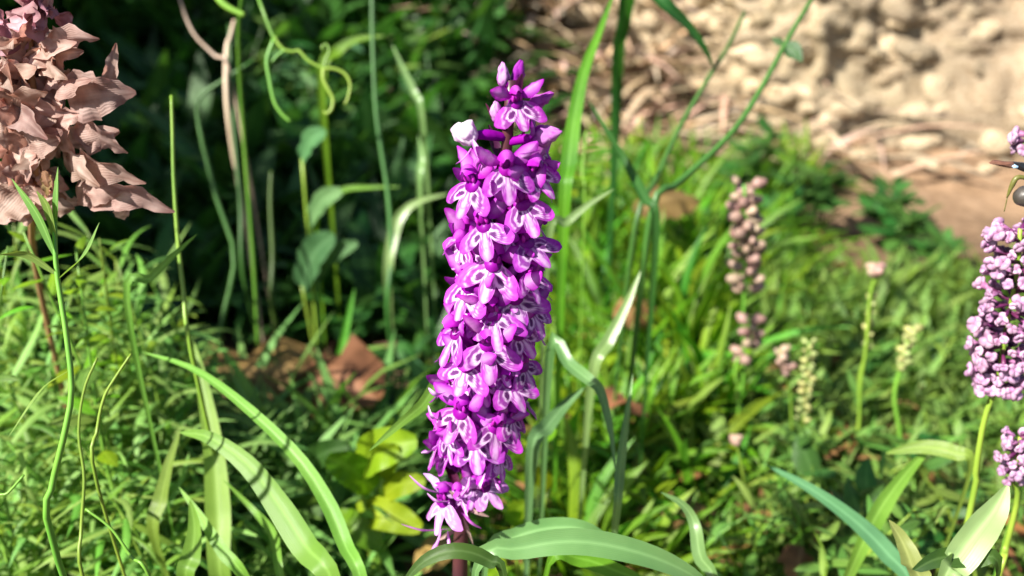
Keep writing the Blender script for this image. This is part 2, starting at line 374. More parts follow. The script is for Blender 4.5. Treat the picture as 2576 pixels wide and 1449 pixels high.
def leafy_plant(name, label, group, base, top, tpl, n, lmin, lmax, stem_r=.0007, stem_mat='stem', elev=(.1, .9), start=.15, bend=.02, cat='plant'):
    t = thing(name, label, cat, base, group)
    mid = base.lerp(top, .5) + Vector((R.uniform(-bend, bend), R.uniform(-bend, bend), 0))
    pts = spline([Vector((0, 0, -.004)), mid-base, top-base], 10)
    mb = MB(); tube(mb, pts, [stem_r*(1.25-.85*i/9) for i in range(10)], 5); link('stem', mb.mesh('stem', M[stem_mat]), t)
    a = R.uniform(0, 6)
    for i in range(n):
        u = start + (1-start)*(i+.5)/n; k = u*9; j = min(8, int(k)); p = pts[j].lerp(pts[j+1], k-j)
        a += 2.4 + R.uniform(-.4, .4); e = R.uniform(*elev)*(0.6+.6*u)
        x = Vector((math.cos(a)*math.cos(e), math.sin(a)*math.cos(e), math.sin(e)))
        L = R.uniform(lmin, lmax)*(1.1-.45*u)
        link('leaf', R.choice(TPL[R.choice(tpl)]), t, frame(p, x) @ Matrix.Diagonal((L, L, L, 1)))
    return t
# ---------------------------------------------------------------- blades and stems traced from tip to base
def blade(name, label, mat, pix, wpx, d=None, prof='blade', cat='grass blade', fold=.3, across=4, side=None, group=None, n=26, y=None, twist=0, basew=.55, ripple=.06, sink=True):
    pts = []
    for q in pix:
        if y is not None: pts.append(PY(q[0], q[1], q[2] if len(q) > 2 else y))
        else: pts.append(P(q[0], q[1], q[2] if len(q) > 2 else d))
    last = pts[-1]; nv = len(pts)
    if sink:
        dirx = (pts[-1]-pts[-2]); h = last.z-ground(last.x, last.y)
        if h > .004:
            off = Vector((dirx.x*.5, .012, 0))
            if off.length > .02: off = off.normalized()*.02
            m = last + off*.6 + Vector((0, 0, -h*.5)); b = last + off; b.z = ground(b.x, b.y)-.003
            pts += [m, b]
    base = pts[-1].copy(); sp = spline(pts, n)
    dep = ((pts[nv//2]-CAM).dot(FWD)); hw = wpx/FPX*dep*.5; wd = []
    frac = (nv-1)/(len(pts)-1)
    for i in range(n):
        t = i/(n-1)
        if prof == 'blade': k = min(1, (t/frac)**.62*1.25) if t/frac < .7 else 1-(1-basew)*sstep(.7, 1.3, t/frac)
        elif prof == 'leaf': k = math.sin(math.pi*min(1, (t/frac)*.86+.02))**.75 if t < frac else .3
        else: k = .55+.45*t
        wd.append(max(.02, k)*hw)
    for i in range(n):
        t = i/(n-1)
        if t > frac: wd[i] *= 1-.6*sstep(frac, 1, t)
    mb = MB(); rel = [p-base for p in sp]; part = 'stem' if prof == 'stem' else 'leaf' if 'leaf' in cat else 'blade'
    if prof == 'stem': tube(mb, rel, wd, 7)
    else: ribbon(mb, rel, wd, across, fold, side=side, twist=twist, ripple=ripple, face=None if side is not None else Vector((R.uniform(-.25, .25), -.75, .62)))
    root = thing({'grass_blade': 'grass_plant', 'grass_stem': 'grass_plant', 'slim_stem': 'weed', 'curved_stem': 'weed', 'strap_leaf': 'strap_leaf_plant', 'pale_leaf': 'pale_leaf_plant', 'dark_leaf': 'dark_leaf_weed'}.get(name, name), label, cat, base, group)
    link(part, mb.mesh(part, M[mat]), root)
    return root

# ================================================================ THE PURPLE ORCHID
OY = 0.194
AX = [(1288, 175), (1278, 330), (1266, 480), (1258, 640), (1246, 800), (1222, 950), (1196, 1100), (1172, 1230), (1160, 1330)]
axp = [PY(a, b, OY) for a, b in AX]
def axis_at(z):
    for a, b in zip(axp, axp[1:]):
        if b.z <= z <= a.z: return a.lerp(b, (a.z-z)/(a.z-b.z))
    if z > axp[0].z: return axp[0] + (axp[0]-axp[1])*((z-axp[0].z)/(axp[0].z-axp[1].z))
    t = (axp[-1].z-z)/axp[-1].z; return Vector((axp[-1].x-.004*t, OY+.004*t, z))
obase = axis_at(0.0)
orchid = thing('purple_orchid', 'tall magenta purple orchid spike with patterned lips in sharp focus', 'orchid', obase)
sp = [axis_at(z)-obase for z in np.linspace(-.003, axp[0].z-.002, 30)]
mb = MB(); tube(mb, sp, [.0023-.0012*(i/29)**1.5 for i in range(30)], 10); link('stem', mb.mesh('stem', M['ostem']), orchid)
MAG = (.28, .001, .32); DK = (.085, .0003, .11); PINK = (.43, .022, .46); PALE = (.56, .13, .58); WHT = (.8, .6, .81)
mm = .001
def lip_mesh(seed, fade=0.0):
    rr = random.Random(seed); NT, NR = 56, 17
    ml = rr.uniform(.78, 1.12); sl = rr.uniform(.85, 1.12); asp = rr.uniform(.85, 1.15)
    ells = [((0, -5.4*ml), (0, -1), 3.1, 1.6*asp), ((4.6*math.sin(.80), -4.4*math.cos(.80)), (math.sin(.80), -math.cos(.80)), 3.5*sl, 1.95*asp),
            ((-4.6*math.sin(.80), -4.4*math.cos(.80)), (-math.sin(.80), -math.cos(.80)), 3.5*rr.uniform(.85, 1.1), 1.95*asp), ((0, -1.5), (0, -1), 2.6, 2.2)]
    back = rr.uniform(.1, .9); arch = rr.uniform(.03, .08); ta = rr.uniform(.4, .85)
    v = []; c = []; f = []; uv = []
    for i in range(NT+1):
        th = -1.95 + 3.9*i/NT; dx, dy = math.sin(th), -math.cos(th); r = 1.0
        for (cx, cy), (ux, uy), a, b in ells:
            px, py = -cx, -cy
            def q(x, y): return ((x*ux+y*uy)/a, (x*-uy+y*ux)/b)
            o1, o2 = q(px, py); d1, d2 = q(dx, dy)
            A = d1*d1+d2*d2; B = 2*(o1*d1+o2*d2); Cc = o1*o1+o2*o2-1; D = B*B-4*A*Cc
            if D > 0: r = max(r, (-B+math.sqrt(D))/(2*A))
        r *= 1+.05*noise.noise(Vector((th*6, seed*3.3, 0)))+.03*noise.noise(Vector((th*19, seed, 2)))
        for j in range(NR+1):
            k = j/NR; s, t = dx*r*k, dy*r*k
            # 3-D: d = down-and-out direction, n = face normal
            nrm = .5*noise.noise(Vector((s*.35+seed, t*.35, 7)))*k -arch*(s*s)*back - .035*max(0, -t-3.5)**2*.6 + .22*noise.noise(Vector((s*.5, t*.5, seed)))*k - .35*math.exp(-((abs(s)-1.2)/.5)**2)*.3
            d = -t
            x = d*math.sin(ta)*.85 + nrm*math.cos(ta); z = -d*math.cos(ta) + nrm*math.sin(ta)
            v.append((x*mm, s*mm, z*mm)); uv.append((k, i/NT))
            # pigment
            m_ = noise.noise(Vector((s*1.6, t*1.6, seed*2))); col = mixc(PALE, PINK, .35+.55*m_+.25*k)
            cs = abs(s); # loop on each half
            lx, ly = cs-1.85, t+2.9; ca, sa = math.cos(.62), math.sin(.62)
            u1 = (lx*sa-ly*ca)/2.5; u2 = (lx*ca+ly*sa)/1.4; qq = math.hypot(u1, u2) + .3*noise.noise(Vector((s*.9, t*.9, seed*1.7)))
            if qq < 1.55: col = mixc(col, WHT, sstep(1.55, 1.25, qq))
            col = mixc(col, mixc(MAG, DK, .4), (.92+.08*m_)*sstep(.38, .2, abs(qq-1.0))*(1-.9*sstep(-1.3, -.6, t)*sstep(2.2, 1.2, cs)))
            col = mixc(col, DK, .95*sstep(.5, .36, qq))
            col = mixc(col, WHT, .75*sstep(.9, .2, cs)*sstep(-1.6, -2.6, t))
            if cs < .8 and t < -2: col = mixc(col, MAG, .75*sstep(.2, .08, abs(cs-.45))*sstep(-5, -3, t))
            col = mixc(MAG, col, sstep(.6, 1.7, s*s+t*t)); col = mixc(col, MAG, .55*sstep(.93, 1, k))
            sp_ = noise.noise(Vector((s*4.2, t*2.2, seed*5))); col = mixc(col, MAG, .45*sstep(.18, .42, sp_)*sstep(.45, .7, k))
            if fade: col = mixc(col, (.5, .36, .6), fade)
            c.append(col)
    for i in range(NT):
        for j in range(NR):
            a = i*(NR+1)+j; f.append((a, a+1, a+NR+2, a+NR+1))
    mb = MB(); mb.add(v, f, uv, c); return mb.mesh('lip', M['petal'])
LIPS = [lip_mesh(i) for i in range(18)]; LIPS_F = [lip_mesh(40+i, .45) for i in range(3)]
def petal_mesh(seed, L=6.5, W=1.75, fade=0, nm='sepal'):
    rr = random.Random(seed); pts = []; wd = []; n = 12
    bnd = rr.uniform(-1.2, 1.6); sw = rr.uniform(-.8, .8)
    for i in range(n):
        t = i/(n-1); pts.append(Vector((L*t, sw*t*t, bnd*math.sin(t*2.2)))*mm)
        wd.append(max(.03, math.sin(math.pi*(t**.85*.93+.05))**.75)*W*mm)
    def col(t, u):
        k = .5+.5*noise.noise(Vector((t*5, u*2, seed*1.3)))
        cc = mixc(PINK, MAG, .25+.5*k-.2*t); cc = mixc(cc, WHT, (.5*(1-abs(u))**1.0)*sstep(.12, .4, t)*sstep(1, .7, t)*(.4+.6*k))
        cc = mixc(cc, MAG, .7*sstep(.75, 1, abs(u)))
        return mixc(cc, (.75, .65, .85), fade)
    mb = MB(); ribbon(mb, pts, wd, 6, .55, side=Vector((0, 1, 0)), col=col, ripple=.1, twist=rr.uniform(-.5, .5)); return mb.mesh(nm, M['petal'])
SEPALS = [petal_mesh(i) for i in range(8)]; SEPALS_F = [petal_mesh(30+i, 6.2, 1.5, .5) for i in range(3)]
def hood_mesh(seed):
    rr = random.Random(seed); v = []; f = []; c = []; uv = []; NU, NV = 10, 14; L = rr.uniform(4.2, 5.2); W = rr.uniform(1.9, 2.3)
    for i in range(NU+1):
        t = i/NU; x = -1.6 + L*t; r = W*(math.sin(math.pi*(.12+.8*t))**.6); zc = 1.5 + 2.2*math.sin(t*1.9) - 1.1*t*t
        for j in range(NV+1):
            a = (j/NV-.5)*3.6; seam = .22*math.cos(a*3)
            v.append((x*mm, math.sin(a)*(r+seam)*mm, (zc+math.cos(a)*(r+seam)*.8)*mm)); uv.append((t, j/NV))
            k = noise.noise(Vector((t*4, a*1.5, seed))); cc = mixc(PINK, MAG, .3+.8*k); cc = mixc(cc, PALE, .6*sstep(.2, .8, t)*sstep(1.2, .2, abs(a)))
            cc = mixc(cc, MAG, .6*sstep(.85, 1, abs(a)/1.8)); c.append(cc)
    for i in range(NU):
        for j in range(NV): a = i*(NV+1)+j; f.append((a, a+1, a+NV+2, a+NV+1))
    mb = MB(); mb.add(v, f, uv, c); return mb.mesh('hood', M['petal'])
HOODS = [hood_mesh(i) for i in range(5)]
def ovary_mesh(inner):
    mb = MB()
    tube(mb, spline([Vector((-inner, 0, -6.5))*mm, Vector((-inner*.55, 0, -2.6))*mm, Vector((-1.2, 0, .6))*mm], 9), [x*mm for x in (.7, 1.0, 1.25, 1.35, 1.35, 1.3, 1.2, 1.2, 1.3)], 9,
         col=lambda t, a: mixc((.5, .3, .3), (1, 1, 1), .5+.5*math.cos(a*3+t*3)))
    pod(mb, Matrix.Translation((.3*mm, 0, 1.3*mm)) @ Matrix.Rotation(-.9, 4, 'Y'), 1.5*mm, 1.0*mm, 8, 6)   # column
    for s in (-1, 1): pod(mb, Matrix.Translation((.7*mm, s*1.0*mm, 1.0*mm)) @ Matrix.Rotation(-1.3, 4, 'Y'), .9*mm, .45*mm, 6, 4, col=lambda t, a: (1.8, 6, 1.5))
    return mb.mesh('flower', M['spur'])
OV = [ovary_mesh(i) for i in (5, 6.5, 8)]
def spur_mesh(seed):
    rr = random.Random(seed); mb = MB(); y = rr.uniform(-.8, .8)
    tube(mb, spline([Vector((.3, 0, 0))*mm, Vector((-2.2, y*.4, -2.2))*mm, Vector((-4.0, y, -6.2))*mm], 9), [x*mm for x in (1.7, 1.75, 1.65, 1.55, 1.45, 1.35, 1.2, .95, .4)], 10)
    return mb.mesh('spur', M['spur'])
SPURS = [spur_mesh(i) for i in range(4)]
def flower(pos, yaw, scale=1.0, tilt=0, roll=0, faded=False, seed=None, sep=True):
    """pos: throat position (world); yaw: 0 faces the camera, + to the right"""
    out = Vector((math.sin(yaw), -math.cos(yaw), 0))
    Mx = frame(pos-obase, out) @ Matrix.Rotation(tilt, 4, 'Y') @ Matrix.Rotation(roll, 4, 'X') @ Matrix.Diagonal((scale, scale, scale, 1))
    ax = axis_at(pos.z); rr_ = (Vector((pos.x, pos.y))-Vector((ax.x, ax.y))).length/mm/scale
    fl = link('flower', OV[0 if rr_ < 6 else 1 if rr_ < 7.5 else 2], orchid, Mx)
    link('lip', R.choice(LIPS_F if faded else LIPS), fl, Matrix.Rotation(R.uniform(-.2, .2), 4, 'X') @ Matrix.Diagonal((R.uniform(.9, 1.1), R.uniform(.82, 1.1), R.uniform(.9, 1.1), 1)))
    link('hood', R.choice(HOODS), fl, Matrix.Rotation(R.uniform(-.3, .05), 4, 'Y') @ Matrix.Scale(.82, 4))
    link('spur', R.choice(SPURS), fl)
    if sep:
        for s in (-1, 1):
            e = R.uniform(.3, .95); a = R.uniform(1.1, 1.85)
            x = Vector((math.cos(e)*math.cos(a), s*math.cos(e)*math.sin(a), math.sin(e)))
            link('sepal', R.choice(SEPALS_F if faded else SEPALS), fl, frame(Vector((0, s*1.2, 1.2))*mm, x, Vector((.9, s*.2, .5))) @ Matrix.Rotation(R.uniform(-.4, .4), 4, 'X'))
    return fl
def radius_at(py): return (7.0 if py < 330 else 9 if py < 440 else 11.2 if py < 600 else 12.0 if py < 1150 else 10.5)*mm
FL = [(1310, 302, .8), (1277, 481, 1.02), (1155, 513, 1), (1199, 622, 1.0), (1129, 660, 1), (1334, 563, 1.0), (1350, 661, 1.0), (1376, 480, 1), (1236, 722, 1.06), (1389, 405, .95),
      (1151, 769, 1.04), (1313, 801, 1.02), (1239, 845, 1.02), (1114, 880, 1), (1225, 921, 1.02), (1330, 890, 1.02), (1153, 973, 1.04), (1306, 1012, 1.02), (1368, 822, .95), (1362, 735, .95),
      (1347, 960, .95), (1141, 1090, 1.04), (1092, 1140, .98), (1266, 1125, 1.02), (1196, 1160, 1.02), (1316, 1090, .95), (1290, 1184, .92), (1240, 1270, .95, 1), (1092, 1306, .98, 1)]
LO = 3.4*mm; LD = 3.7*mm                                           # lip centre relative to the throat: out and down
for q in FL:
    px, py, s = q[:3]; faded = len(q) > 3
    rl = radius_at(py); zz = PY(px, py, OY-rl*.6).z; a = axis_at(zz)
    p = PY(px, py, OY-rl*.7); sy = max(-.97, min(.97, (p.x-a.x)/rl)); yaw = math.asin(sy)
    p = PY(px, py, OY-rl*math.cos(yaw)); out = Vector((math.sin(yaw), -math.cos(yaw), 0))
    thr = p - out*LO*s + Vector((0, 0, LD*s))
    flower(thr, yaw*.9 + R.uniform(-.15, .15), s*R.uniform(.93, 1.1), R.uniform(-.25, .2), R.uniform(-.38, .38), faded)
for i in range(34):                                                # flowers round the back and the flanks
    t = (i+.5)/34; py = 430 + t*800; z = PY(1260, py, OY).z; a = axis_at(z); yaw = math.pi + ((i*2.4) % 2.9 - 1.45)
    rl = radius_at(py)-LO; out = Vector((math.sin(yaw), -math.cos(yaw), 0))
    flower(a + out*rl + Vector((0, 0, R.uniform(-2, 2)*mm)), yaw, R.uniform(.85, .98), R.uniform(-.1, .15), R.uniform(-.15, .15))
for i in range(24):                                                # younger flowers tucked between the front ones
    t = (i+.5)/24; py = 470 + t*760; z = PY(1260, py, OY).z; a = axis_at(z); yaw = ((i*2.4) % 3.0 - 1.5)
    rl = radius_at(py)-LO-2.4*mm; out = Vector((math.sin(yaw), -math.cos(yaw), 0))
    flower(a + out*rl + Vector((0, 0, R.uniform(-2, 2)*mm)), yaw, R.uniform(.7, .85), R.uniform(-.2, .2), R.uniform(-.4, .4))
# buds at the tip
def bud(px, py, ln, wd, direction, y=OY, white=.4, nm='bud'):
    p = PY(px, py, y); a = axis_at(p.z - ln*.55*mm*1.4)
    def col(t, an): return mixc(MAG, mixc(PINK, WHT if white <= 1 else (.95, .93, .95), white), sstep(.1, .4, t)*((.55+.45*math.sin(an*2))*(1-white)+white))  # the left bud's white is raised to paint in its blown sun highlight
    d = Vector(direction).normalized(); mb = MB(); o = p-obase
    def col2(t, an):
        k = noise.noise(Vector((t*7, math.cos(an)*3, math.sin(an)*3+px))); cc = mixc(col(t, an), MAG, .75*sstep(.12, .4, k)*(.45 if white > 1 else 1))
        return mixc(cc, MAG, .6*sstep(.86, 1, t) + .35*sstep(.85, 1, abs(math.sin(an*1.5))))
    pod(mb, frame(o, d), ln*mm, wd*mm, 18, 14, .62, .45, col2)
    pod(mb, frame(o + d*ln*mm*.25 + Vector((wd*.28*mm, -wd*.3*mm, 0)), d), ln*mm*.72, wd*mm*.62, 12, 10, .6, .4, col2)
    s0 = o - d*ln*mm*.85; b = a-obase
    tube(mb, spline([b, b.lerp(s0, .6)+Vector((0, 0, .0004)), s0], 7), [x*mm for x in (.8, .95, 1.05, 1.1, 1.0, .9, .8)], 8, col=lambda t, an: MAG)
    return link(nm, mb.mesh(nm, M['petal']), orchid)
bud(1265, 188, 2.6, 1.25, (-.05, 0, 1), white=.75); bud(1303, 185, 2.8, 1.3, (.2, .1, 1), OY+.001, .1); bud(1358, 254, 3.1, 1.5, (.75, -.1, .6), white=.3)
bud(1249, 281, 2.4, 1.3, (-.1, -.2, 1), OY-.003, .7); bud(1166, 334, 2.9, 2.5, (-.8, -.4, .35), OY-.004, 1.25); bud(1374, 340, 3.2, 1.9, (.7, -.3, .35), OY-.003, .5)
bud(1290, 236, 2.0, 1.0, (.1, .2, 1), OY+.001, .2)
# pale sepals and spur of the opening bud on the left
def extra_petal(a, b, wpx, white=.8, y=OY-.006, nm='petal'):
    A, B = PY(*a, y)-obase, PY(*b, y-.001)-obase; L = (B-A).length
    pts = spline([A, A.lerp(B, .5)+Vector((0, -.0012, 0)), B], 10); hw = wpx/FPX*.2*.5
    mb = MB(); ribbon(mb, pts, [max(.05, math.sin(math.pi*(i/9*.92+.04))**.7)*hw for i in range(10)], 6, .5, side=Vector((.5, -.5, .6)), col=lambda t, u: mixc(MAG, mixc(PINK, WHT, white), 1-abs(u)**2))
    link(nm, mb.mesh(nm, M['petal']), orchid)
extra_petal((1242, 428), (1190, 350), 30, .9, nm='spur_petal'); extra_petal((1185, 372), (1147, 412), 14, .4); extra_petal((1205, 370), (1196, 420), 14, .2)
extra_petal((1290, 400), (1360, 380), 22, .6); extra_petal((1100, 1055), (1078, 1020), 16, 1.0); extra_petal((1120, 985), (1078, 975), 26, 1.0); extra_petal((1110, 1240), (1030, 1195), 16, .7)
extra_petal((1130, 1330), (1010, 1318), 14, .5, OY-.004); extra_petal((1190, 1315), (1168, 1275), 14, .9)
for a_, b_, w__, wh in [((1150, 1250), (1185, 1215), 18, .5), ((1160, 1290), (1210, 1330), 16, .3), ((1180, 1200), (1165, 1245), 18, .7), ((1130, 1260), (1075, 1240), 20, .9), ((1200, 1230), (1222, 1190), 16, .9), ((1110, 1330), (1085, 1385), 15, .6), ((1125, 1335), (1130, 1390), 16, .7), ((1060, 1140), (1110, 1115), 20, .8), ((1240, 1200), (1262, 1240), 16, .6)]:
    extra_petal(a_, b_, w__, wh, OY-.007)
for a_, b_, w__ in [((1165, 1300), (1190, 1370), 10), ((1160, 1260), (1130, 1235), 14), ((1150, 1330), (1100, 1360), 14), ((1175, 1280), (1230, 1300), 12)]:      # dried flower remains
    A, B_ = PY(*a_, OY-.004)-obase, PY(*b_, OY-.006)-obase; mb = MB(); ribbon(mb, spline([A, A.lerp(B_, .5)+Vector((0, -.001, .0008)), B_], 8), [w__/FPX*.1*max(.1, math.sin(.3+2.7*k/7)) for k in range(8)], 3, .6, face=Vector((.2, -.8, .5)), ripple=.2)
    link('dried_flower', mb.mesh('dried_flower', M['wilt']), orchid)
# bracts between the flowers
for i in range(26):
    t = (i+.5)/26; z = PY(1260, 240+t*1030, OY).z; a = axis_at(z)-obase; yaw = i*2.4+.5; out = Vector((math.sin(yaw), -math.cos(yaw), 0)); L = (8+5*t)*mm
    pts = spline([a, a+out*L*.4+Vector((0, 0, L*.35)), a+out*L*.62+Vector((0, 0, L*.85))], 8)
    mb = MB(); ribbon(mb, pts, [max(.05, math.sin(math.pi*(.12+.86*k/7))**.8)*1.3*mm for k in range(8)], 3, .5); link('bract', mb.mesh('bract', M['bract']), orchid)

# ================================================================ WITHERED FLOWER HEAD, PINK SPIKES, INSECT
WY = .215
wb = PY(85, 620, WY+.09); wb.z = ground(wb.x, wb.y)
wilt = thing('withered_flower', 'withered tan flower head with papery pointed petals and crumpled mauve top', 'flower', wb)
mb = MB(); tube(mb, spline([Vector((0, 0, -.003)), PY(95, 700, WY+.06)-wb, PY(95, 450, WY+.004)-wb, PY(70, 60, WY+.004)-wb], 20), [.0009]*20, 8); link('stem', mb.mesh('stem', M['brownleaf']), wilt)
def wcol(ph, g):
    def f(t, u):
        k = noise.noise(Vector((t*4+ph, u*2.5, ph))); v_ = abs(math.sin(u*9+noise.noise(Vector((t*3, ph, 0)))*2)); b_ = g*(1+.3*k-.12*v_)
        cc = (b_, b_*(.96+.1*k), b_*(.95+.15*k)); return mixc(cc, (.5*g, .33*g, .3*g), .8*sstep(.8, 1, t) + .4*sstep(.25, .5, -k))
    return f
def wpetal(a, b, wpx, da=0, db=0, mat='wilt', bend=.2, nm='petal', tip=1.0):
    A = PY(a[0], a[1], WY+da)-wb; B = PY(b[0], b[1], WY+db)-wb; L = (B-A).length
    nrm = (B-A).cross(Vector((0, 1, 0))).normalized()
    pts = spline([A, A.lerp(B, .5)+nrm*L*bend*R.uniform(-.3, 1)+Vector((0, -L*.15, 0)), B], 18); hw = wpx/FPX*WY*.5
    wd = [max(.03, math.sin(math.pi*(.1+.88*(i/17)**(.8)))**.8*(1-.25*(i/17)*tip))*hw for i in range(18)]
    mb = MB(); ribbon(mb, pts, wd, 8, R.uniform(-.5, .6), side=((B-A).cross(Vector((R.uniform(-.4, .4), -1, R.uniform(-.2, .5))))).normalized(), ripple=.14, twist=R.uniform(-.8, .8), curl=.28, rag=.3, col=wcol(R.uniform(0, 99), R.uniform(.8, 1.25)))
    link(nm, mb.mesh(nm, M[mat]), wilt)
for a, b, wp in [((130, 140), (250, 98), 80), ((150, 190), (210, 130), 70), ((170, 250), (342, 232), 130), ((270, 225), (292, 108), 42), ((120, 200), (230, 200), 90), ((190, 320), (322, 385), 90),
                 ((170, 360), (300, 330), 95), ((200, 430), (368, 458), 105), ((190, 470), (300, 480), 90), ((225, 500), (440, 532), 92), ((290, 545), (330, 510), 40), ((160, 400), (250, 470), 90), ((110, 170), (20, 150), 80),
                 ((90, 240), (-20, 230), 90), ((120, 260), (60, 320), 80), ((100, 330), (-10, 350), 95), ((130, 340), (30, 430), 70), ((90, 420), (-30, 440), 95), ((60, 480), (-20, 560), 120), ((130, 300), (190, 400), 80), ((140, 180), (90, 260), 70),
                 ((100, 130), (170, 200), 80), ((90, 360), (70, 460), 60), ((150, 430), (110, 500), 60), ((60, 200), (10, 290), 70), ((110, 280), (200, 290), 90), ((60, 150), (120, 170), 70), ((40, 300), (120, 350), 80), ((20, 390), (90, 390), 70)]:
    wpetal(a, b, wp, R.uniform(0, .008), R.uniform(-.010, .004))
for i in range(75):
    a = R.uniform(0, 6.28); yy = R.uniform(90, 530); wpetal((R.uniform(20, 120), yy), (80+math.cos(a)*R.uniform(70, 130), yy+math.sin(a)*50+R.uniform(-20, 30)), R.uniform(60, 100), .006, R.uniform(-.008, .016))
for i in range(22):                                                 # crumpled mauve top
    a = R.uniform(0, 6.28); r = R.uniform(10, 95); c0 = (80+math.cos(a)*r, 20+math.sin(a)*r*.7)
    wpetal(c0, (c0[0]+R.uniform(-60, 60), c0[1]+R.uniform(-50, 60)), R.uniform(50, 85), R.uniform(-.004, .008), R.uniform(-.008, .006), 'wilt_mauve', .6, 'crumpled_petal')
for (a, b, wp) in [((120, 440), (118, 495), 34), ((110, 430), (130, 480), 24)]: wpetal(a, b, wp, -.004, -.006, 'brownleaf', .1, 'dry_bract')

def floret_mesh(seed, lobes=4):
    rr = random.Random(seed); mb = MB()
    tube(mb, [Vector((-1.3, 0, 0)), Vector((-.5, 0, 0)), Vector((.1, 0, 0))], [.18, .3, .42], 6, col=lambda t, a: (.6, .4, .6))
    for k in range(lobes):
        a = 6.283*k/lobes+rr.uniform(-.3, .3); L = rr.uniform(.45, .68); e = rr.uniform(-.2, .9); x = Vector((math.sin(e), math.cos(a)*math.cos(e), math.sin(a)*math.cos(e)))
        g = rr.uniform(.75, 1.2)
        pod(mb, frame(x*L*.75+Vector((.1, 0, 0)), x, Vector((1, 0, 0))) @ Matrix.Diagonal((1, 1, .5, 1)), L*.8, .52, 7, 5, -.15, .5, col=lambda t, an: (g*.95, g*(.8+.3*t), g))
    return mb.mesh('floret', M['pinkfl'])
FLOR = [floret_mesh(i, 4+i % 2) for i in range(6)]
def pink_spike(label, head_px, stem_px, y, radpx, n, size_px, group=None):
    hp = [PY(a, b, y) for a, b in head_px]; pts = hp + [PY(a, b, y) for a, b in stem_px]; base = pts[-1].copy(); base.z = ground(base.x, base.y)
    t = thing('pink_flower_spike', label, 'flower', base, group)
    st = [p-base for p in pts] + [Vector((0, 0, -.003))]; mb = MB(); tube(mb, spline(st, 18), [.0005+.0004*k/17 for k in range(18)], 7); link('stem', mb.mesh('stem', M['stem']), t)
    sp = spline([p-base for p in hp], 20)
    for i in range(n):
        u = (i+.5)/n*19; j = min(18, int(u)); p = sp[j].lerp(sp[j+1], u-j); a = i*2.4; out = Vector((math.cos(a), math.sin(a), R.uniform(-.2, .4)))
        r = radpx/FPX*y*1.05*(.45+.55*math.sin(math.pi*min(1, .2+.75*u/19)))*R.uniform(.6, 1.12); s = size_px/FPX*y*.55*R.uniform(.6, 1.3)
        link('floret', R.choice(FLOR), t, frame(p+out.normalized()*r, out) @ Matrix.Rotation(R.uniform(0, 3), 4, 'X') @ Matrix.Diagonal((s, s, s, 1)))
        if i % 3 == 0:
            mb = MB(); tube(mb, [p, p+out.normalized()*r*.9], [.0004, .0006], 5); link('pedicel', mb.mesh('pedicel', M['bract']), t)
    return t
pink_spike('dull pink flower spike crowded with small florets, standing below the insect', [(2566, 575), (2560, 680), (2535, 800), (2520, 900), (2500, 985)], [(2475, 1060), (2455, 1180), (2440, 1290)], .215, 84, 170, 44)
pink_spike('small low cluster of round mauve florets beside the pale folded leaf', [(2566, 1100), (2560, 1150), (2545, 1205)], [(2560, 1250), (2530, 1380), (2512, 1449)], .205, 46, 34, 38)
pink_spike('pink buds on a thin stalk above the insect wing', [(2600, 330), (2575, 365), (2590, 390)], [(2640, 600), (2650, 900)], .235, 30, 12, 40)

# hovering insect at the pink spike
iy = .212
ib = PY(2625, 490, iy)
insect = thing('hovering_insect', 'dark insect with brown and black wing and pale blue spot over the pink spike', 'insect', ib)
def ip(px, py, dy=0): return PY(px, py, iy+dy)-ib
M['ins_dark'] = simple('insect_dark', (.05, .045, .04), .35, .6); M['ins_brown'] = simple('insect_brown', (.12, .05, .03), .6); M['ins_blue'] = simple('insect_blue', (.35, .55, .8), .3)
M['ins_olive'] = simple('insect_olive', (.1, .1, .02), .45); M['ins_black'] = simple('insect_black', (.008, .008, .01), .25, .7); M['ins_grey'] = simple('insect_grey', (.045, .038, .032), .45, .5, .15)
mb = MB(); tube(mb, spline([ip(2585, 470), ip(2610, 468), ip(2650, 480), ip(2700, 500), ip(2745, 520)], 16), [x*mm for x in (1.0, 1.9, 2.3, 2.3, 2.1, 1.8, 2.0, 2.1, 2.1, 2.0, 1.9, 1.7, 1.4, 1.1, .7, .2)], 12); link('body', mb.mesh('body', M['ins_dark']), insect)
mb = MB(); pod(mb, frame(ip(2578, 494), Vector((-1, 0, -.2))), 2.5*mm, 2.45*mm, 16, 12, .1, .08); hd = link('head', mb.mesh('head', M['ins_grey']), insect)
def flat_shape(pts, th, mat, nm, parent=insect, lift=0):
    n = len(pts); mid = sum((Vector(p) for p in pts), Vector())/n; v = [Vector(p)+Vector((0, -th, 0)) for p in pts]+[Vector(p)+Vector((0, th, 0)) for p in pts]+[mid+Vector((0, -th*2.2-lift, 0)), mid+Vector((0, th*2.2, 0))]
    f = [(i, (i+1) % n, 2*n) for i in range(n)]+[(n+(i+1) % n, n+i, 2*n+1) for i in range(n)]+[(i, n+i, n+(i+1) % n, (i+1) % n) for i in range(n)]
    mb = MB(); mb.add(v, f); return link(nm, mb.mesh(nm, M[mat], False), parent)
wing = flat_shape([ip(2489, 411), ip(2500, 404), ip(2510, 404), ip(2530, 407), ip(2549, 408), ip(2551, 422), ip(2535, 421), ip(2515, 417), ip(2500, 413)], .0004, 'ins_brown', 'wing')
flat_shape([ip(2548, 407), ip(2575, 409), ip(2610, 418), ip(2625, 445), ip(2608, 450), ip(2585, 436), ip(2565, 428), ip(2549, 421)], .0003, 'ins_black', 'wing_base', wing)
flat_shape([ip(2546, 419, -.0008), ip(2553, 414, -.0008), ip(2561, 418, -.0008), ip(2558, 423, -.0008), ip(2549, 423, -.0008)], .0002, 'ins_blue', 'blue_spot', wing)
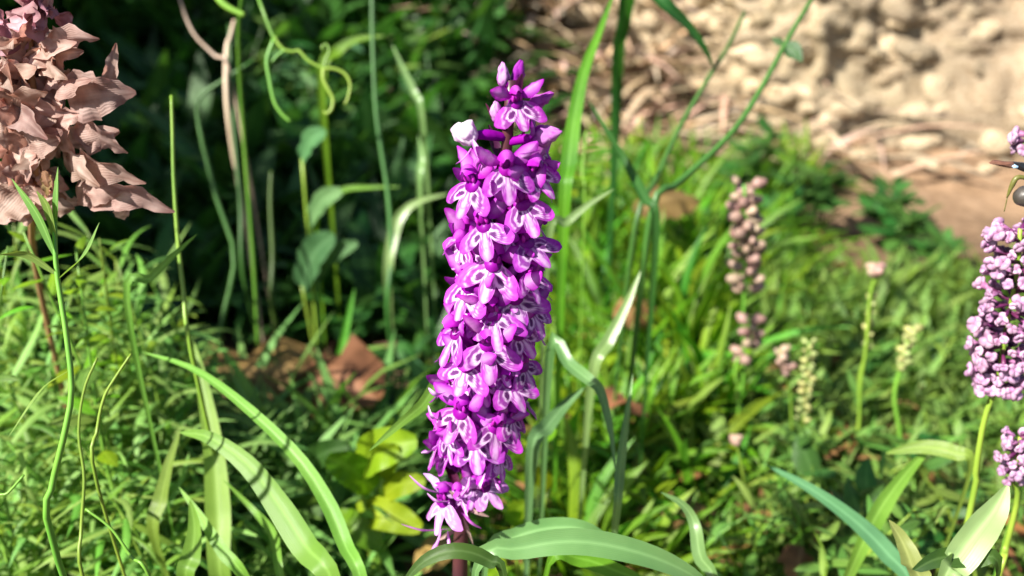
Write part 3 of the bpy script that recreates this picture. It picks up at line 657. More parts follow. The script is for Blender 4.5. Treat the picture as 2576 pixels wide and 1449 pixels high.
w2 = flat_shape([ip(2620, 450, .002), ip(2660, 400, .004), ip(2720, 380, .006), ip(2730, 405, .006), ip(2680, 450, .003), ip(2640, 465, .001)], .0003, 'ins_brown', 'wing')
mb = MB(); tube(mb, spline([ip(2590, 450), ip(2560, 446), ip(2545, 468), ip(2533, 498)], 12), [x*mm for x in (.5, .5, .5, .55, .6, .62, .62, .6, .5, .4, .3, .15)], 7); link('leg', mb.mesh('leg', M['ins_olive']), insect)
mb = MB(); tube(mb, spline([ip(2534, 496), ip(2530, 515), ip(2526, 532)], 6), [.00012]*6, 5); link('bristle', mb.mesh('bristle', M['ins_olive']), insect)
for k in range(3):
    mb = MB(); tube(mb, spline([ip(2610+k*14, 490), ip(2600+k*16, 530), ip(2606+k*18, 560)], 7), [.0003]*7, 5); link('leg', mb.mesh('leg', M['ins_dark']), insect)

# ================================================================ TRACED BLADES AND STEMS
B = blade
B('grass_blade', 'long arching pale green blade with its tip in the feathery clump', 'grass_soft', [(355, 885, .275), (480, 925, .265), (600, 1008, .255), (740, 1140, .245), (822, 1262, .24), (870, 1375, .235), (912, 1470, .23)], 40, ripple=.02)
B('grass_blade', 'broad arching light green blade, the widest below the dead brown leaf', 'grass_soft', [(452, 1088, .255), (525, 1100, .25), (625, 1170, .245), (705, 1275, .24), (770, 1375, .235), (840, 1470, .23)], 72, ripple=.02)
B('grass_blade', 'wide upright dull green blade crossed by the two arching blades', 'grass_soft', [(488, 860, .30), (512, 980, .295), (538, 1130, .29), (550, 1300, .285), (556, 1460, .28)], 62)
B('grass_blade', 'slim drooping blade beside the wide upright dull blade', 'grass_soft', [(455, 1075, .28), (425, 1170, .28), (405, 1260, .28), (388, 1340, .28)], 42)
B('grass_blade', 'short pointed pale blade at the foot of the wide upright blade', 'grass_soft', [(478, 1255, .25), (490, 1330, .25), (482, 1400, .25), (470, 1470, .25)], 52)
B('grass_blade', 'thin slanting blade crossing the short pointed pale blade', 'grass_soft', [(450, 1225, .26), (505, 1300, .255), (560, 1385, .25), (625, 1470, .25)], 34)
B('grass_blade', 'narrow blade in the gap under the broad arching blade', 'grass_soft', [(560, 1205, .28), (640, 1285, .28), (690, 1350, .27), (708, 1460, .26)], 26)
B('strap_leaf', 'broad glossy strap leaf arching low in front of the orchid foot', 'grass_pale', [(1800, 1490, .225), (1720, 1435, .22), (1600, 1388, .216), (1450, 1362, .214), (1310, 1380, .214), (1200, 1425, .216)], 66, prof='leaf', cat='leaf')
B('strap_leaf', 'pale strap leaf lying just behind the glossy arching leaf', 'grass_pale', [(1560, 1385, .245), (1480, 1335, .24), (1390, 1328, .24), (1300, 1350, .24), (1225, 1400, .24)], 52, prof='leaf', cat='leaf')
B('strap_leaf', 'green strap leaf tucked under the glossy arching leaf', 'grass', [(1640, 1470, .235), (1560, 1440, .235), (1460, 1405, .235), (1380, 1420, .235)], 44, prof='leaf', cat='leaf')
B('dark_leaf', 'dark glossy leaf curving over the foot of the orchid stem', 'grass_dark', [(1010, 1470, .205), (1070, 1410, .203), (1150, 1385, .202), (1230, 1410, .203), (1270, 1470, .206)], 40, cat='leaf', prof='leaf')
B('grass_blade', 'short stiff blade poking out behind the orchid over the broad lime leaves', 'grass_soft', [(928, 1135, .23), (1000, 1072, .235), (1060, 1022, .24), (1140, 960, .25)], 30, twist=.4)
B('grass_blade', 'tall wide grass blade standing against the dry straw', 'grass', [(1545, -20, .33), (1508, 80, .325), (1470, 180, .32), (1445, 300, .315), (1430, 420, .31), (1420, 520, .31)], 40)
B('grass_blade', 'dark narrow blade leaning out of the tall grass beside the straw', 'grass_dark', [(1478, 250, .34), (1530, 335, .34), (1580, 420, .34), (1622, 500, .33), (1650, 570, .33)], 26)
B('grass_blade', 'dark bent blade hanging over from above the straw', 'grass_dark', [(1795, 172, .36), (1770, 120, .355), (1725, 60, .35), (1660, 0, .345), (1600, -60, .36), (1560, 100, .42), (1550, 300, .46)], 44)
B('grass_stem', 'thin straight dark stem rising from the grass toward the boulder', 'stem_dark', [(1874, 30, .40), (1830, 120, .39), (1780, 200, .385), (1710, 320, .38), (1650, 450, .37), (1600, 560, .36)], 17, prof='stem', cat='stem')
o = B('curved_stem', 'long curved dark green stem crossing in front of the boulder with one small leaf', 'stem_dark', [(2050, -15, .36), (1990, 85, .355), (1925, 205, .35), (1860, 310, .345), (1790, 385, .34), (1700, 465, .335), (1640, 530, .33)], 21, prof='stem', cat='stem')
mb = MB(); a0 = P(1972, 112, .3535)-o.location; a1 = P(2018, 155, .35)-o.location
ribbon(mb, spline([a0, a0.lerp(a1, .5)+Vector((0, 0, .001)), a1], 8), [.0004, .0022, .003, .0031, .0028, .002, .0012, .0002], 4, .3, side=Vector((.6, 0, .8))); link('leaf', mb.mesh('leaf', M['grass_dark']), o)
mb = MB(); a1 = P(1942, 95, .355)-o.location
ribbon(mb, spline([a0, a1], 6), [.0004, .0012, .0015, .0012, .0008, .0002], 4, .3, side=Vector((.6, 0, .8))); link('leaf', mb.mesh('leaf', M['grass_dark']), o)
B('grass_blade', 'pale short blade slanting beside the orchid middle', 'grass_pale', [(1545, 475, .30), (1480, 515, .30), (1425, 560, .30), (1380, 600, .30)], 24)
B('grass_blade', 'grey green blade with a pale sheen in the sunlit grass', 'grass_pale', [(1612, 680, .31), (1575, 770, .31), (1530, 860, .31), (1492, 940, .31)], 34)
B('grass_blade', 'pale bent blade kinked downward beside the orchid foot', 'grass_pale', [(1548, 1185, .26), (1535, 1080, .26), (1510, 985, .26), (1480, 955, .262), (1430, 915, .268), (1385, 870, .275)], 34, sink=True)
B('grass_blade', 'straight whitish blade standing next to the kinked pale blade', 'grass_pale', [(1592, 940, .275), (1575, 1060, .27), (1560, 1180, .265), (1552, 1280, .26)], 26)
B('grass_blade', 'short wide bluish blade behind the lower orchid flowers', 'bluish', [(1470, 975, .29), (1420, 1020, .29), (1375, 1075, .285), (1340, 1130, .28)], 42)
B('grass_blade', 'twisted light blade standing over the reddish litter', 'grass_pale', [(1662, 1238, .25), (1718, 1270, .25), (1748, 1320, .25), (1762, 1400, .245), (1800, 1480, .24)], 36, twist=1.2)
B('grass_blade', 'blue green blade running diagonally across the small leaves', 'bluish', [(1925, 1168, .29), (2040, 1230, .28), (2150, 1310, .275), (2230, 1390, .27), (2290, 1480, .265)], 48)
B('grass_blade', 'broad dull blade leaning away from the pink spike stem', 'grass_soft', [(2345, 1120, .29), (2280, 1190, .285), (2215, 1280, .28), (2165, 1380, .275)], 48)
B('pale_leaf', 'pale yellow pointed leaf standing upright among small leaves', 'yellowish', [(2236, 1308, .225), (2268, 1360, .225), (2292, 1420, .222), (2308, 1500, .22)], 66, cat='leaf', prof='blade')
B('pale_leaf', 'pale mint folded leaf under the low mauve florets', 'mintpale', [(2534, 1222, .222), (2500, 1285, .222), (2450, 1350, .22), (2400, 1420, .22), (2370, 1470, .22)], 84, cat='leaf', prof='leaf', fold=.5)
B('dark_leaf', 'dark green leaf lying below the pale mint folded leaf', 'grass_dark', [(2290, 1440, .22), (2360, 1405, .22), (2440, 1405, .22), (2510, 1440, .22)], 52, cat='leaf', prof='leaf')
B('grass_blade', 'green blade curving behind the pink spike stem', 'grass_soft', [(2230, 1140, .29), (2320, 1125, .285), (2400, 1140, .28), (2440, 1180, .28)], 40, prof='leaf', cat='grass blade')
B('slim_stem', 'slim bright stem standing alone by the dark undergrowth', 'stem', [(431, 240, .27), (434, 330, .27), (437, 450, .27), (447, 600, .27), (462, 740, .27), (480, 880, .27)], 14, prof='stem', cat='stem')
B('grass_blade', 'flat tipped pale green blade leaning across the slim bright stem', 'grass_soft', [(497, 588, .25), (440, 640, .25), (380, 700, .252), (320, 760, .255)], 24)
sh = B('leafy_shoot', 'tall green shoot rising in front of the withered flower', 'stem', [(143, 455, .205), (138, 560, .205), (142, 680, .205), (165, 830, .205), (180, 980, .205), (160, 1100, .205), (132, 1220, .207), (125, 1340, .21)], 20, prof='stem', cat='plant')
for a, b, c_, wp in [((138, 640), (95, 540), (30, 450), 30), ((140, 600), (120, 520), (92, 480), 26), ((140, 560), (142, 500), (146, 420), 20), ((145, 690), (70, 640), (0, 640), 26), ((150, 700), (215, 640), (250, 560), 20), ((175, 930), (100, 980), (20, 1100), 20)]:
    mb = MB(); ribbon(mb, spline([P(*a, .205)-sh.location, P(*b, .203)-sh.location, P(*c_, .202)-sh.location], 10), [wp/FPX*.205*.5*max(.05, math.sin(math.pi*(.12+.86*k/9))) for k in range(10)], 3, .35, side=Vector((.7, -.2, .6))); link('leaf', mb.mesh('leaf', M['feather']), sh)
for i, (lab, px_) in enumerate([('wavy light green stem with a fork, low in the feathery clump', [(245, 900), (212, 980), (198, 1090), (212, 1200), (205, 1330), (210, 1460)]),
                                ('thin light stem bent to a hook in the feathery clump', [(330, 890), (290, 950), (262, 1000), (245, 1080), (240, 1200)]),
                                ('thin pale stem twisting at the foot of the feathery clump', [(60, 1195), (20, 1240), (-10, 1260), (-20, 1400)]),
                                ('yellow green runner looping low under the feathery clump', [(215, 1280), (280, 1330), (330, 1400), (380, 1460)])]):
    B('slim_stem', lab, 'stem', [(a, b, .225) for a, b in px_], 11, prof='stem', cat='stem')
# dim stems and blades in the shaded undergrowth
for lab, mat, px_, wp, pf in [
    ('kinked dull stem standing in the shaded undergrowth', 'stem_dark', [(640, 150), (565, 200), (500, 250), (505, 340), (545, 500), (590, 640), (565, 780), (540, 880), (525, 960)], 16, 'stem'),
    ('pale dim stem behind the kinked dull stem', 'stem_dark', [(575, 60), (583, 200), (590, 340), (605, 520), (610, 680)], 14, 'stem'),
    ('dark straight stem below the coiled tendrils', 'stem_dark', [(682, 430), (680, 520), (686, 640), (684, 760)], 15, 'stem'),
    ('tall bluish grass stem rising past the tendrils', 'stem_dark', [(936, -30), (938, 120), (948, 300), (975, 480), (985, 640), (975, 760)], 17, 'stem'),
    ('pale blade bent over in the shade beside the orchid', 'grass_pale', [(1130, 487), (1060, 505), (1015, 535), (990, 590), (975, 700)], 30, 'blade'),
    ('light streaked blade in the shade beneath the straw', 'grass_pale', [(985, 110), (1012, 170), (1040, 230), (1062, 300)], 20, 'blade'),
    ('short upright pale blade next to the opening bud', 'grass_pale', [(1052, 340), (1060, 400), (1055, 470)], 18, 'blade'),
    ('horizontal green blade in the shade left behind the orchid', 'grass', [(1010, 470), (930, 472), (860, 480), (800, 530)], 18, 'blade'),
    ('short vertical green blade above the dead brown leaf', 'grass', [(892, 725), (878, 790), (862, 870), (850, 930)], 22, 'blade'),
    ('long green blade arching over the dead brown leaf', 'grass', [(990, 868), (910, 880), (850, 898), (790, 960)], 20, 'blade'),
    ('wide leafy blade at the edge of the moss', 'grass', [(970, 90), (900, 100), (850, 130), (810, 200)], 30, 'blade'),
    ('slim curled stem above the kinked dull stem', 'straw', [(450, -10), (470, 50), (495, 95), (540, 140), (580, 190)], 10, 'stem'),
    ('dry upright stalk beside the kinked dull stem', 'straw', [(590, 50), (580, 90), (570, 135), (575, 300)], 16, 'stem')]:
    B('grass_stem' if pf == 'stem' else 'grass_blade', lab, mat, [(a, b, .45) for a, b in px_], wp, prof=pf, cat='stem' if pf == 'stem' else 'grass blade')
# coiling tendrils: one vine hanging in front of the hedge
vb = P(640, -420, .36)
vine = thing('tendril_vine', 'thin climbing vine with pale coiling tendrils hanging before the undergrowth', 'vine', P(655, 1000, .46))
vb = vine.location.copy()
def tend(px_, w_, nm='tendril', d=.35, mat='stem'):
    pts = spline([P(a, b, d)-vb if len(q) == 2 else P(a, b, q[2])-vb for q in px_ for a, b in [q[:2]]], 26)
    mb = MB(); tube(mb, pts, [w_/FPX*d*.5*(1-.35*i/25) for i in range(26)], 7); return link(nm, mb.mesh(nm, M[mat]), vine)
tend([(655, 1010, .46), (640, 700, .44), (610, 300, .42), (600, 60, .39), (630, -60, .37), (652, 0, .352), (682, 80), (692, 100)], 13, 'stem')
tend([(690, 98), (672, 150), (678, 200), (690, 255), (708, 285), (730, 306)], 12)
tend([(690, 92), (700, 110), (716, 126), (738, 130), (752, 128), (775, 152), (800, 166), (815, 172)], 10)
tend([(716, 127), (698, 140), (684, 156)], 9)
tend([(814, 172), (820, 150), (828, 130), (822, 112), (810, 118), (814, 126)], 9)
tend([(814, 172), (814, 200), (826, 225), (838, 250), (834, 275), (822, 286), (814, 280)], 12)
tend([(814, 174), (840, 173), (868, 186), (881, 212), (876, 245), (868, 262)], 10)
tend([(540, -20), (560, 8), (585, 25), (615, 38)], 22, 'leaf_stalk')
# ================================================================ PLANTS
# dead leaves on the dark soil
def dead_leaf(label, c, L, W, yaw, seed, mat='brownleaf', group=None):
    rr = random.Random(seed); p = Vector(c); p.z = max(p.z, ground(p.x, p.y)+.004)
    d = Vector((math.cos(yaw), math.sin(yaw), 0)); pts = spline([-d*L*.5, -d*.2*L+Vector((0, 0, L*.1)), d*.2*L+Vector((0, 0, L*.13)), d*L*.5+Vector((0, 0, L*.02))], 14)
    mb = MB(); ribbon(mb, pts, [max(.03, math.sin(math.pi*(.05+.93*i/13))**.7)*W*.5 for i in range(14)], 8, .35, side=Vector((-d.y, d.x, .45)), ripple=.25, curl=.25)
    return tag(link('dead_leaf', mb.mesh('dead_leaf', M[mat]), None, None, p), label, 'leaf', group)
for lab, px, py, y, L, W, yaw in [('large crumpled brown leaf lying in the dark undergrowth', 640, 975, .37, .07, .045, .2), ('orange brown dead leaf overlapping the large crumpled brown leaf', 840, 970, .365, .05, .04, -.6),
                                  ('reddish dead leaf curled under the arching blades', 690, 1125, .36, .03, .012, .3), ('curled tan leaf under the lowest orchid flower', 1100, 1395, .27, .02, .011, .9), ('tan dead leaf in the sunlit grass', 1680, 520, .50, .04, .025, .4),
                                  ('rusty dead leaf beside the twisted light blade', 1690, 1310, .30, .035, .016, .2), ('dry pinkish leaf below the diagonal blue green blade', 2010, 1420, .27, .02, .012, 1.2), ('brown leaf scrap by the bent grass', 1560, 1010, .35, .03, .018, 2.4),
                                  ('pale dry leaf beneath the straw', 1600, 790, .42, .03, .018, 1.0)]:
    dead_leaf(lab, PY(px, py, y), L, W, yaw, px)
# broad lime leaves
def broad_plant(label, mat, leaves, y, cpx):
    base = PY(cpx[0], cpx[1], y); base.z = ground(base.x, base.y); t = thing('broad_leaf_plant', label, 'plant', base)
    for (a, b, w_) in leaves:
        A = PY(a[0], a[1], y+.004)-base; B_ = PY(b[0], b[1], y-.006)-base; L = (B_-A).length
        pts = spline([A, A.lerp(B_, .45)+Vector((0, -.002, L*.16)), B_], 14); hw = w_/FPX*y*1.1*.5
        mb = MB(); ribbon(mb, pts, [max(.05, math.sin(math.pi*(.1+.86*i/13))**.55)*hw for i in range(14)], 8, .3, side=((B_-A).cross(Vector((0, -.8, .6)))).normalized(), ripple=.13, curl=.12)
        lf = link('leaf', mb.mesh('leaf', M[mat]), t)
        mb = MB(); tube(mb, spline([Vector((0, 0, -.003)), A*.5+Vector((0, 0, .004)), A], 8), [.0008]*8, 6); link('stalk', mb.mesh('stalk', M['stem']), t)
    return t
broad_plant('crinkled broad lime green leaves glowing beside the orchid foot', 'grass_lime', [((900, 1180), (1050, 1110), 110), ((940, 1230), (822, 1150), 95), ((960, 1250), (1070, 1210), 70), ((900, 1290), (1060, 1330), 90), ((960, 1200), (1000, 1120), 80), ((850, 1300), (960, 1380), 80)], .27, (950, 1420))
broad_plant('yellow green rounded leaves under the lowest orchid flowers', 'grass_lime', [((1290, 1300), (1330, 1265), 56), ((1330, 1340), (1270, 1290), 50), ((1340, 1110), (1400, 1080), 60), ((1380, 1230), (1330, 1180), 50), ((1240, 1420), (1270, 1449), 70)], .265, (1310, 1440))
broad_plant('blue green broad leaves in the deep shade', 'bluish', [((760, 720), (840, 590), 75), ((800, 700), (900, 612), 46), ((780, 560), (860, 480), 50), ((760, 400), (820, 330), 50)], .42, (800, 900))
broad_plant('dark glossy broad leaves at the foot of the arching blades', 'grass_dark', [((700, 1340), (830, 1270), 90), ((800, 1380), (960, 1350), 100), ((900, 1420), (1020, 1440), 90), ((1120, 1440), (1230, 1400), 80), ((760, 1200), (880, 1120), 70)], .29, (900, 1440))

# soft feathery clump, near left
def near(px, marks): return min(marks, key=lambda m: abs(m[1]-px))[0]
def size_word(b, top, lo, hi): h = top.z-b.z; return 'low' if h < lo else 'tall' if h > hi else 'half height'
FM = [('the withered flower stem', 60), ('the tall green shoot', 150), ('the wavy forked stem', 210), ('the hooked thin stem', 290), ('the drooping slim blade', 390), ('the slim bright stem', 450)]
UM = [('the slim bright stem', 400), ('the kinked dull stem', 540), ('the dry upright stalk', 590), ('the straight dark stem', 680), ('the coiling tendrils', 740), ('the blue green broad leaves', 820), ('the tall bluish stem', 950), ('the light streaked blade', 1030), ('the pale bent over blade', 1120)]
BM = [('the orchid', 1380), ('the tall wide grass blade', 1430), ('the pinnate leaf', 1475), ('the kinked pale blade', 1530), ('the grey green sheen blade', 1575), ('the thin straight dark stem', 1650), ('the curved stem', 1710), ('the fullest bud stalk', 1830)]
TM = [('the fullest bud stalk', 1870), ('the loose pinkish buds', 1920), ('the narrow stalk of tiny buds', 2025), ('the diagonal blue green blade', 2100), ('the two peach buds', 2190), ('the pale yellow leaf', 2260), ('the bent bud stem', 2310), ('the pink spike stem', 2450), ('the low mauve florets', 2560)]
def region(n, fn): 
    for i in range(n): fn(i)
def feathery(i):
    px = R.uniform(-60, 455); k = R.random(); py = 560 + 760*k; y = .335 - .105*k + R.uniform(-.015, .02)
    if px > 330: y += .03
    top = PY(px, py, y); b = Vector((top.x+R.uniform(-.01, .01), top.y+R.uniform(-.005, .012), 0)); b.z = ground(b.x, b.y)
    leafy_plant('feathery_plant', size_word(b, top, .07, .12) + ' feathery green plant in the soft clump, by ' + near(px, FM), 'feathery plants in the clump', b, top, ['feather', 'feather', 'feather_pale'], 25, .022, .048, .0008, elev=(-.4, .9), start=.3)
region(52, feathery)
for px, py, y in [(60, 585, .25), (190, 620, .26), (250, 600, .28), (20, 620, .24)]:
    top = PY(px, py, y); b = Vector((top.x, top.y+.004, 0)); b.z = ground(b.x, b.y)
    leafy_plant('rounded_leaf_plant', 'fresh green plant with rounded leaves directly under the withered petals', 'rounded leaf plants under the withered flower', b, top, ['sprig_bright', 'lime', 'sprig'], 12, .012, .02, elev=(-.2, .6), start=.55)
# dark undergrowth, shaded, behind left
def under(i):
    px = R.uniform(280, 1130); k = R.random(); py = -40 + 950*k; y = .80 - .36*k + R.uniform(-.05, .06)
    top = PY(px, py, y); b = Vector((top.x+R.uniform(-.03, .03), top.y+R.uniform(-.02, .02), 0)); b.z = ground(b.x, b.y)
    if y < .5 and 480 < px < 960: return
    if top.z < b.z+.02: top.z = b.z+.03
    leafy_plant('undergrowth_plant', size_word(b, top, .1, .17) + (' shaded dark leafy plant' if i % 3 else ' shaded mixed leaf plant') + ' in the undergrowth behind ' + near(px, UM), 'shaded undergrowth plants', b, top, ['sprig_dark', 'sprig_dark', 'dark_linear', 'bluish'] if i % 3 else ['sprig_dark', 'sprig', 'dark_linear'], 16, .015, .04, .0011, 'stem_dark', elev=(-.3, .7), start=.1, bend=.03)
region(70, under)
# bright grass and leaves, sunlit, right of the orchid
def bright(i):
    px = R.uniform(1370, 1830); k = R.random(); py = 300 + 950*k + max(0, (px-1650)*.7); y = .62 - .33*k + R.uniform(-.03, .04)
    top = PY(px, py, y); b = Vector((top.x+R.uniform(-.015, .015), top.y+R.uniform(-.01, .015), 0)); b.z = ground(b.x, b.y)
    if top.z < b.z+.015: top.z = b.z+.02
    leafy_plant('sunlit_leafy_plant', size_word(b, top, .05, .1) + ' bright green leafy plant in the sunlit patch by ' + near(px, BM), 'sunlit leafy plants beside the orchid', b, top, ['sprig_bright', 'sprig_bright', 'bright_linear', 'lime'], 17, .012, .028, .0006, elev=(-.2, .8), start=.1)
region(85, bright)
def tuft(i, label, group, px, py, y, n, lo, hi, tpl, spread=.5):
    b = PY(px, py, y); b.z = ground(b.x, b.y); t = thing('grass_tuft', label, 'grass', b, group)
    for k in range(n):
        a = R.uniform(0, 6.28); e = R.uniform(.55, 1.45); x = Vector((math.cos(a)*math.cos(e), math.sin(a)*math.cos(e), math.sin(e))); L = R.uniform(lo, hi)
        link('blade', R.choice(TPL[R.choice(tpl)]), t, frame(Vector((R.uniform(-.005, .005), R.uniform(-.005, .005), -.002)), x) @ Matrix.Diagonal((L, L*(.42 if y > .36 else .62), L, 1)))
for i in range(34):
    k = R.random(); px = R.uniform(1380, 1850); y = .60 - .32*k
    tuft(i, ('shorter' if y < .4 else 'longer') + ' bright grass tuft in the sunlit patch by ' + near(px, BM), 'sunlit grass tufts', px, 900, y, 16, .03, .07 + (.03 if y > .4 else 0), ['bright_linear', 'bright_linear', 'yell'])
for i in range(22):
    px = R.uniform(1400, 1850); y = R.uniform(.27, .40)
    tuft(i, 'wide bladed yellow green grass tuft in the sunlit patch by ' + near(px, BM), 'wide bladed grass tufts', px, 900, y, 8, .03, .06, ['wide_yell', 'wide_grass'])
# pinnate leaf beside the tall grass
t = thing('pinnate_leaf_plant', 'ladder like pinnate green leaf beside the upper orchid flowers', 'plant', Vector((PY(1470, 560, .36).x, .36, ground(PY(1470, 560, .36).x, .36))))
pp = [P(1475, 330, .38)-t.location, P(1465, 440, .38)-t.location, P(1470, 540, .38)-t.location, Vector((0, 0, -.003))]
spn = spline(pp, 24); mb = MB(); tube(mb, spn, [.0005]*24, 5); link('stem', mb.mesh('stem', M['stem']), t)
for k in range(13):
    for s in (-1, 1): link('leaflet', R.choice(TPL['sprig_bright']), t, frame(spn[1+k], Vector((s, -.2, .25))) @ Matrix.Diagonal((.008, .008, .008, 1)))
# small leaved plants, right
def right(i):
    px = R.uniform(1780, 2620); k = R.random()**.8; py = 600 + 720*k; y = .54 - .28*k + R.uniform(-.03, .04)
    if px > 1960 and py < 740 + R.uniform(0, 90): return
    if py < 820 and px > 2400: return
    top = PY(px, py, y); b = Vector((top.x+R.uniform(-.015, .015), top.y+R.uniform(-.01, .015), 0)); b.z = ground(b.x, b.y)
    if top.z < b.z+.015: top.z = b.z+.02
    leafy_plant('small_leaf_plant', size_word(b, top, .05, .09) + (' muted green', ' olive', ' narrow leafed', ' darker green')[i % 4] + ' small leafed plant in the thicket by ' + near(px, TM), 'small leaf plants in the thicket', b, top, [['sprig_narrow', 'feather', 'feather_pale'], ['sprig', 'sprig_narrow'], ['sprig_narrow', 'feather_pale'], ['sprig_narrow', 'sprig_dark', 'sprig']][i % 4], 20, .010, .024, .0006, elev=(-.2, .9), start=.05)
region(120, right)
for i, (px, py, y) in enumerate([(2250, 470, .62), (2190, 520, .60), (2320, 540, .58), (2290, 500, .60), (2070, 420, .62), (2000, 440, .60), (1930, 520, .58), (1880, 400, .62), (1950, 330, .66), (2120, 440, .62), (1840, 520, .55), (2380, 600, .56)]):
    top = PY(px, py, y); b = Vector((top.x+R.uniform(-.01, .01), top.y+.005, 0)); b.z = ground(b.x, b.y)
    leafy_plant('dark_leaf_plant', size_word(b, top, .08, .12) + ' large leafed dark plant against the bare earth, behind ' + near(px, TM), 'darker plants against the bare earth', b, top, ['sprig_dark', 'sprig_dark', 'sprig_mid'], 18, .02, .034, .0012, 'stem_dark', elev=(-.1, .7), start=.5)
# bud stalks
def bud_mesh(mat, seed):
    mb = MB(); pod(mb, Matrix.Identity(4), 1, .72, 9, 7, .3, .35); return mb.mesh('bud', M[mat])
BUDS = {k: [bud_mesh(k, i) for i in range(4)] for k in ('berry', 'berry_green')}
def bud_stalk(label, head, stem, y, n, size_px, mat, radpx, smat='stem', wpx=8):
    hp = [PY(a, b, y) for a, b in head]; pts = hp+[PY(a, b, y) for a, b in stem]; base = pts[-1].copy(); base.z = ground(base.x, base.y)
    t = thing('bud_stalk', label, 'plant', base); sp = spline([p-base for p in pts]+[Vector((0, 0, -.003))], 20)
    mb = MB(); tube(mb, sp, [wpx/FPX*y*.55]*20, 6); link('stem', mb.mesh('stem', M[smat]), t); hs = spline([p-base for p in hp], 16)
    for i in range(n):
        u = (i+.5)/n*15; j = min(14, int(u)); p = hs[j].lerp(hs[j+1], u-j); a = i*2.4; out = Vector((math.cos(a), math.sin(a), R.uniform(0, .7))).normalized()
        s = size_px/FPX*y*.55*R.uniform(.75, 1.25); r = radpx/FPX*y*R.uniform(.5, 1.1)
        link('bud', R.choice(BUDS[mat]), t, frame(p+out*r, out) @ Matrix.Diagonal((s, s, s, 1)))
bud_stalk('stalk crowded with pale pinkish round buds, the fullest of the bud stalks', [(1872, 465), (1878, 560), (1880, 640), (1872, 740)], [(1870, 860), (1870, 950)], .37, 44, 36, 'berry', 46)
bud_stalk('thin stalk topped by two peach buds with small seed beads below', [(2205, 668), (2205, 690)], [(2190, 740), (2178, 880), (2165, 960), (2160, 1070)], .35, 5, 36, 'berry', 14, 'stem', 9)
bud_stalk('beaded greenish seed stalk just below the two peach buds', [(2195, 740), (2188, 800), (2180, 880)], [(2160, 960), (2165, 1080)], .352, 14, 24, 'berry_green', 8)
bud_stalk('seed stalk with yellow green buds on a bent stem', [(2300, 825), (2280, 870), (2265, 930)], [(2250, 1000), (2265, 1110)], .34, 16, 26, 'berry_green', 12, 'stem', 13)
bud_stalk('dense narrow stalk of tiny pale green buds', [(2035, 860), (2030, 960), (2020, 1060)], [(2000, 1150), (2000, 1200)], .34, 40, 20, 'berry_green', 18)
bud_stalk('loose pinkish buds beneath the fullest bud stalk', [(1880, 800), (1890, 850), (1850, 920)], [(1860, 1000), (1850, 1120)], .36, 12, 34, 'berry', 30)
bud_stalk('single brown rounded pod low in the thicket', [(1850, 1102), (1852, 1112)], [(1870, 1200), (1870, 1240)], .30, 2, 44, 'berry', 6)
bud_stalk('short stalk of peach buds low beside the brown pod', [(1960, 880), (1980, 940)], [(1990, 1020), (1990, 1100)], .35, 8, 30, 'berry', 22)

# ================================================================ UNCOUNTABLE FILL: straw, moss, undergrowth leaves, grass
def stuff_blades(name, label, cat, mat, n, place, hmin, hmax, wr, seg=4, lay=0.0, seed=1):
    rr = random.Random(seed); V = []; F = []; U = []; Cc = []; k = 0; tries = 0
    while k < n and tries < n*6:
        tries += 1
        q = place(rr)
        if q is None: continue
        x, y = q[:2]; hs = q[2] if len(q) > 2 else 1; z = ground(x, y)
        a = rr.uniform(0, 6.28); L = rr.uniform(hmin, hmax)*hs; e = rr.uniform(.3, 1.45)*(1-lay)+rr.uniform(0, .25)*lay; dr = rr.uniform(.2, 1.1)*(1-lay*.7); W_ = L*wr*rr.uniform(.6, 1.4)
        ca, sa = math.cos(a), math.sin(a); st = rr.uniform(0, 6.28); tw = rr.uniform(-.5, .5); g = rr.uniform(.55, 1.25); cc = (g*rr.uniform(.85, 1.2), g, g*rr.uniform(.7, 1.15)); lift = lay*rr.uniform(0, .02)
        n0 = len(V); X = 0; Z = 0; ang = e
        for i in range(seg+1):
            t = i/seg; hw = W_*(min(1, .35+t*1.8))*(1-t**2.5) if i < seg else W_*.03
            px, py, pz = x+ca*X, y+sa*X, z-.001+Z+lift
            sx, sy = -math.sin(a+tw), math.cos(a+tw)
            V += [(px-sx*hw, py-sy*hw, pz+hw*.3), (px+sx*hw, py+sy*hw, pz+hw*.3)]; U += [(t, 0), (t, 1)]; Cc += [cc, cc]
            X += math.cos(ang)*L/seg; Z += math.sin(ang)*L/seg; ang -= dr/seg*1.6
        for i in range(seg): F.append((n0+2*i, n0+2*i+1, n0+2*i+3, n0+2*i+2))
        k += 1
    mb = MB(); mb.v = V; mb.f = F; mb.uv = U; mb.c = Cc
    return tag(link(name, mb.mesh(name, mat)), label, cat, None, 'stuff')
def in_view(x, y): return abs(x) < .58*y+.06
def pl_left(rr):
    y = rr.uniform(.30, 1.0); x = rr.uniform(-.60, .02); 
    if -.19 < x < -.04 and .33 < y < .47: return None
    if not in_view(x, y) or x > -.02+.05*noise.noise(Vector((y*9, 0, 3)))-.1*sstep(.7, .9, y)*0: return None
    return x, y, .5+.9*sstep(.3, .7, y)
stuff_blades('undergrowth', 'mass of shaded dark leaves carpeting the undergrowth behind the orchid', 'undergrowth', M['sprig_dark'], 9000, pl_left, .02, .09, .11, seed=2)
def pl_mid(rr):
    y = rr.uniform(.27, .74); x = rr.uniform(-.02, .28)
    if x > .02+.27*y+.04*noise.noise(Vector((y*9, x*9, 3))): return None
    return x, y, .5+.6*sstep(.3, .6, y)
stuff_blades('short_grass', 'short sunlit grass covering the ground beside the orchid', 'grass', M['grass'], 6500, pl_mid, .02, .06, .032, seed=3)
stuff_blades('yellow_grass', 'yellowing short grass mixed through the sunlit patch', 'grass', M['grass_lime'], 3200, pl_mid, .02, .055, .036, seed=4)
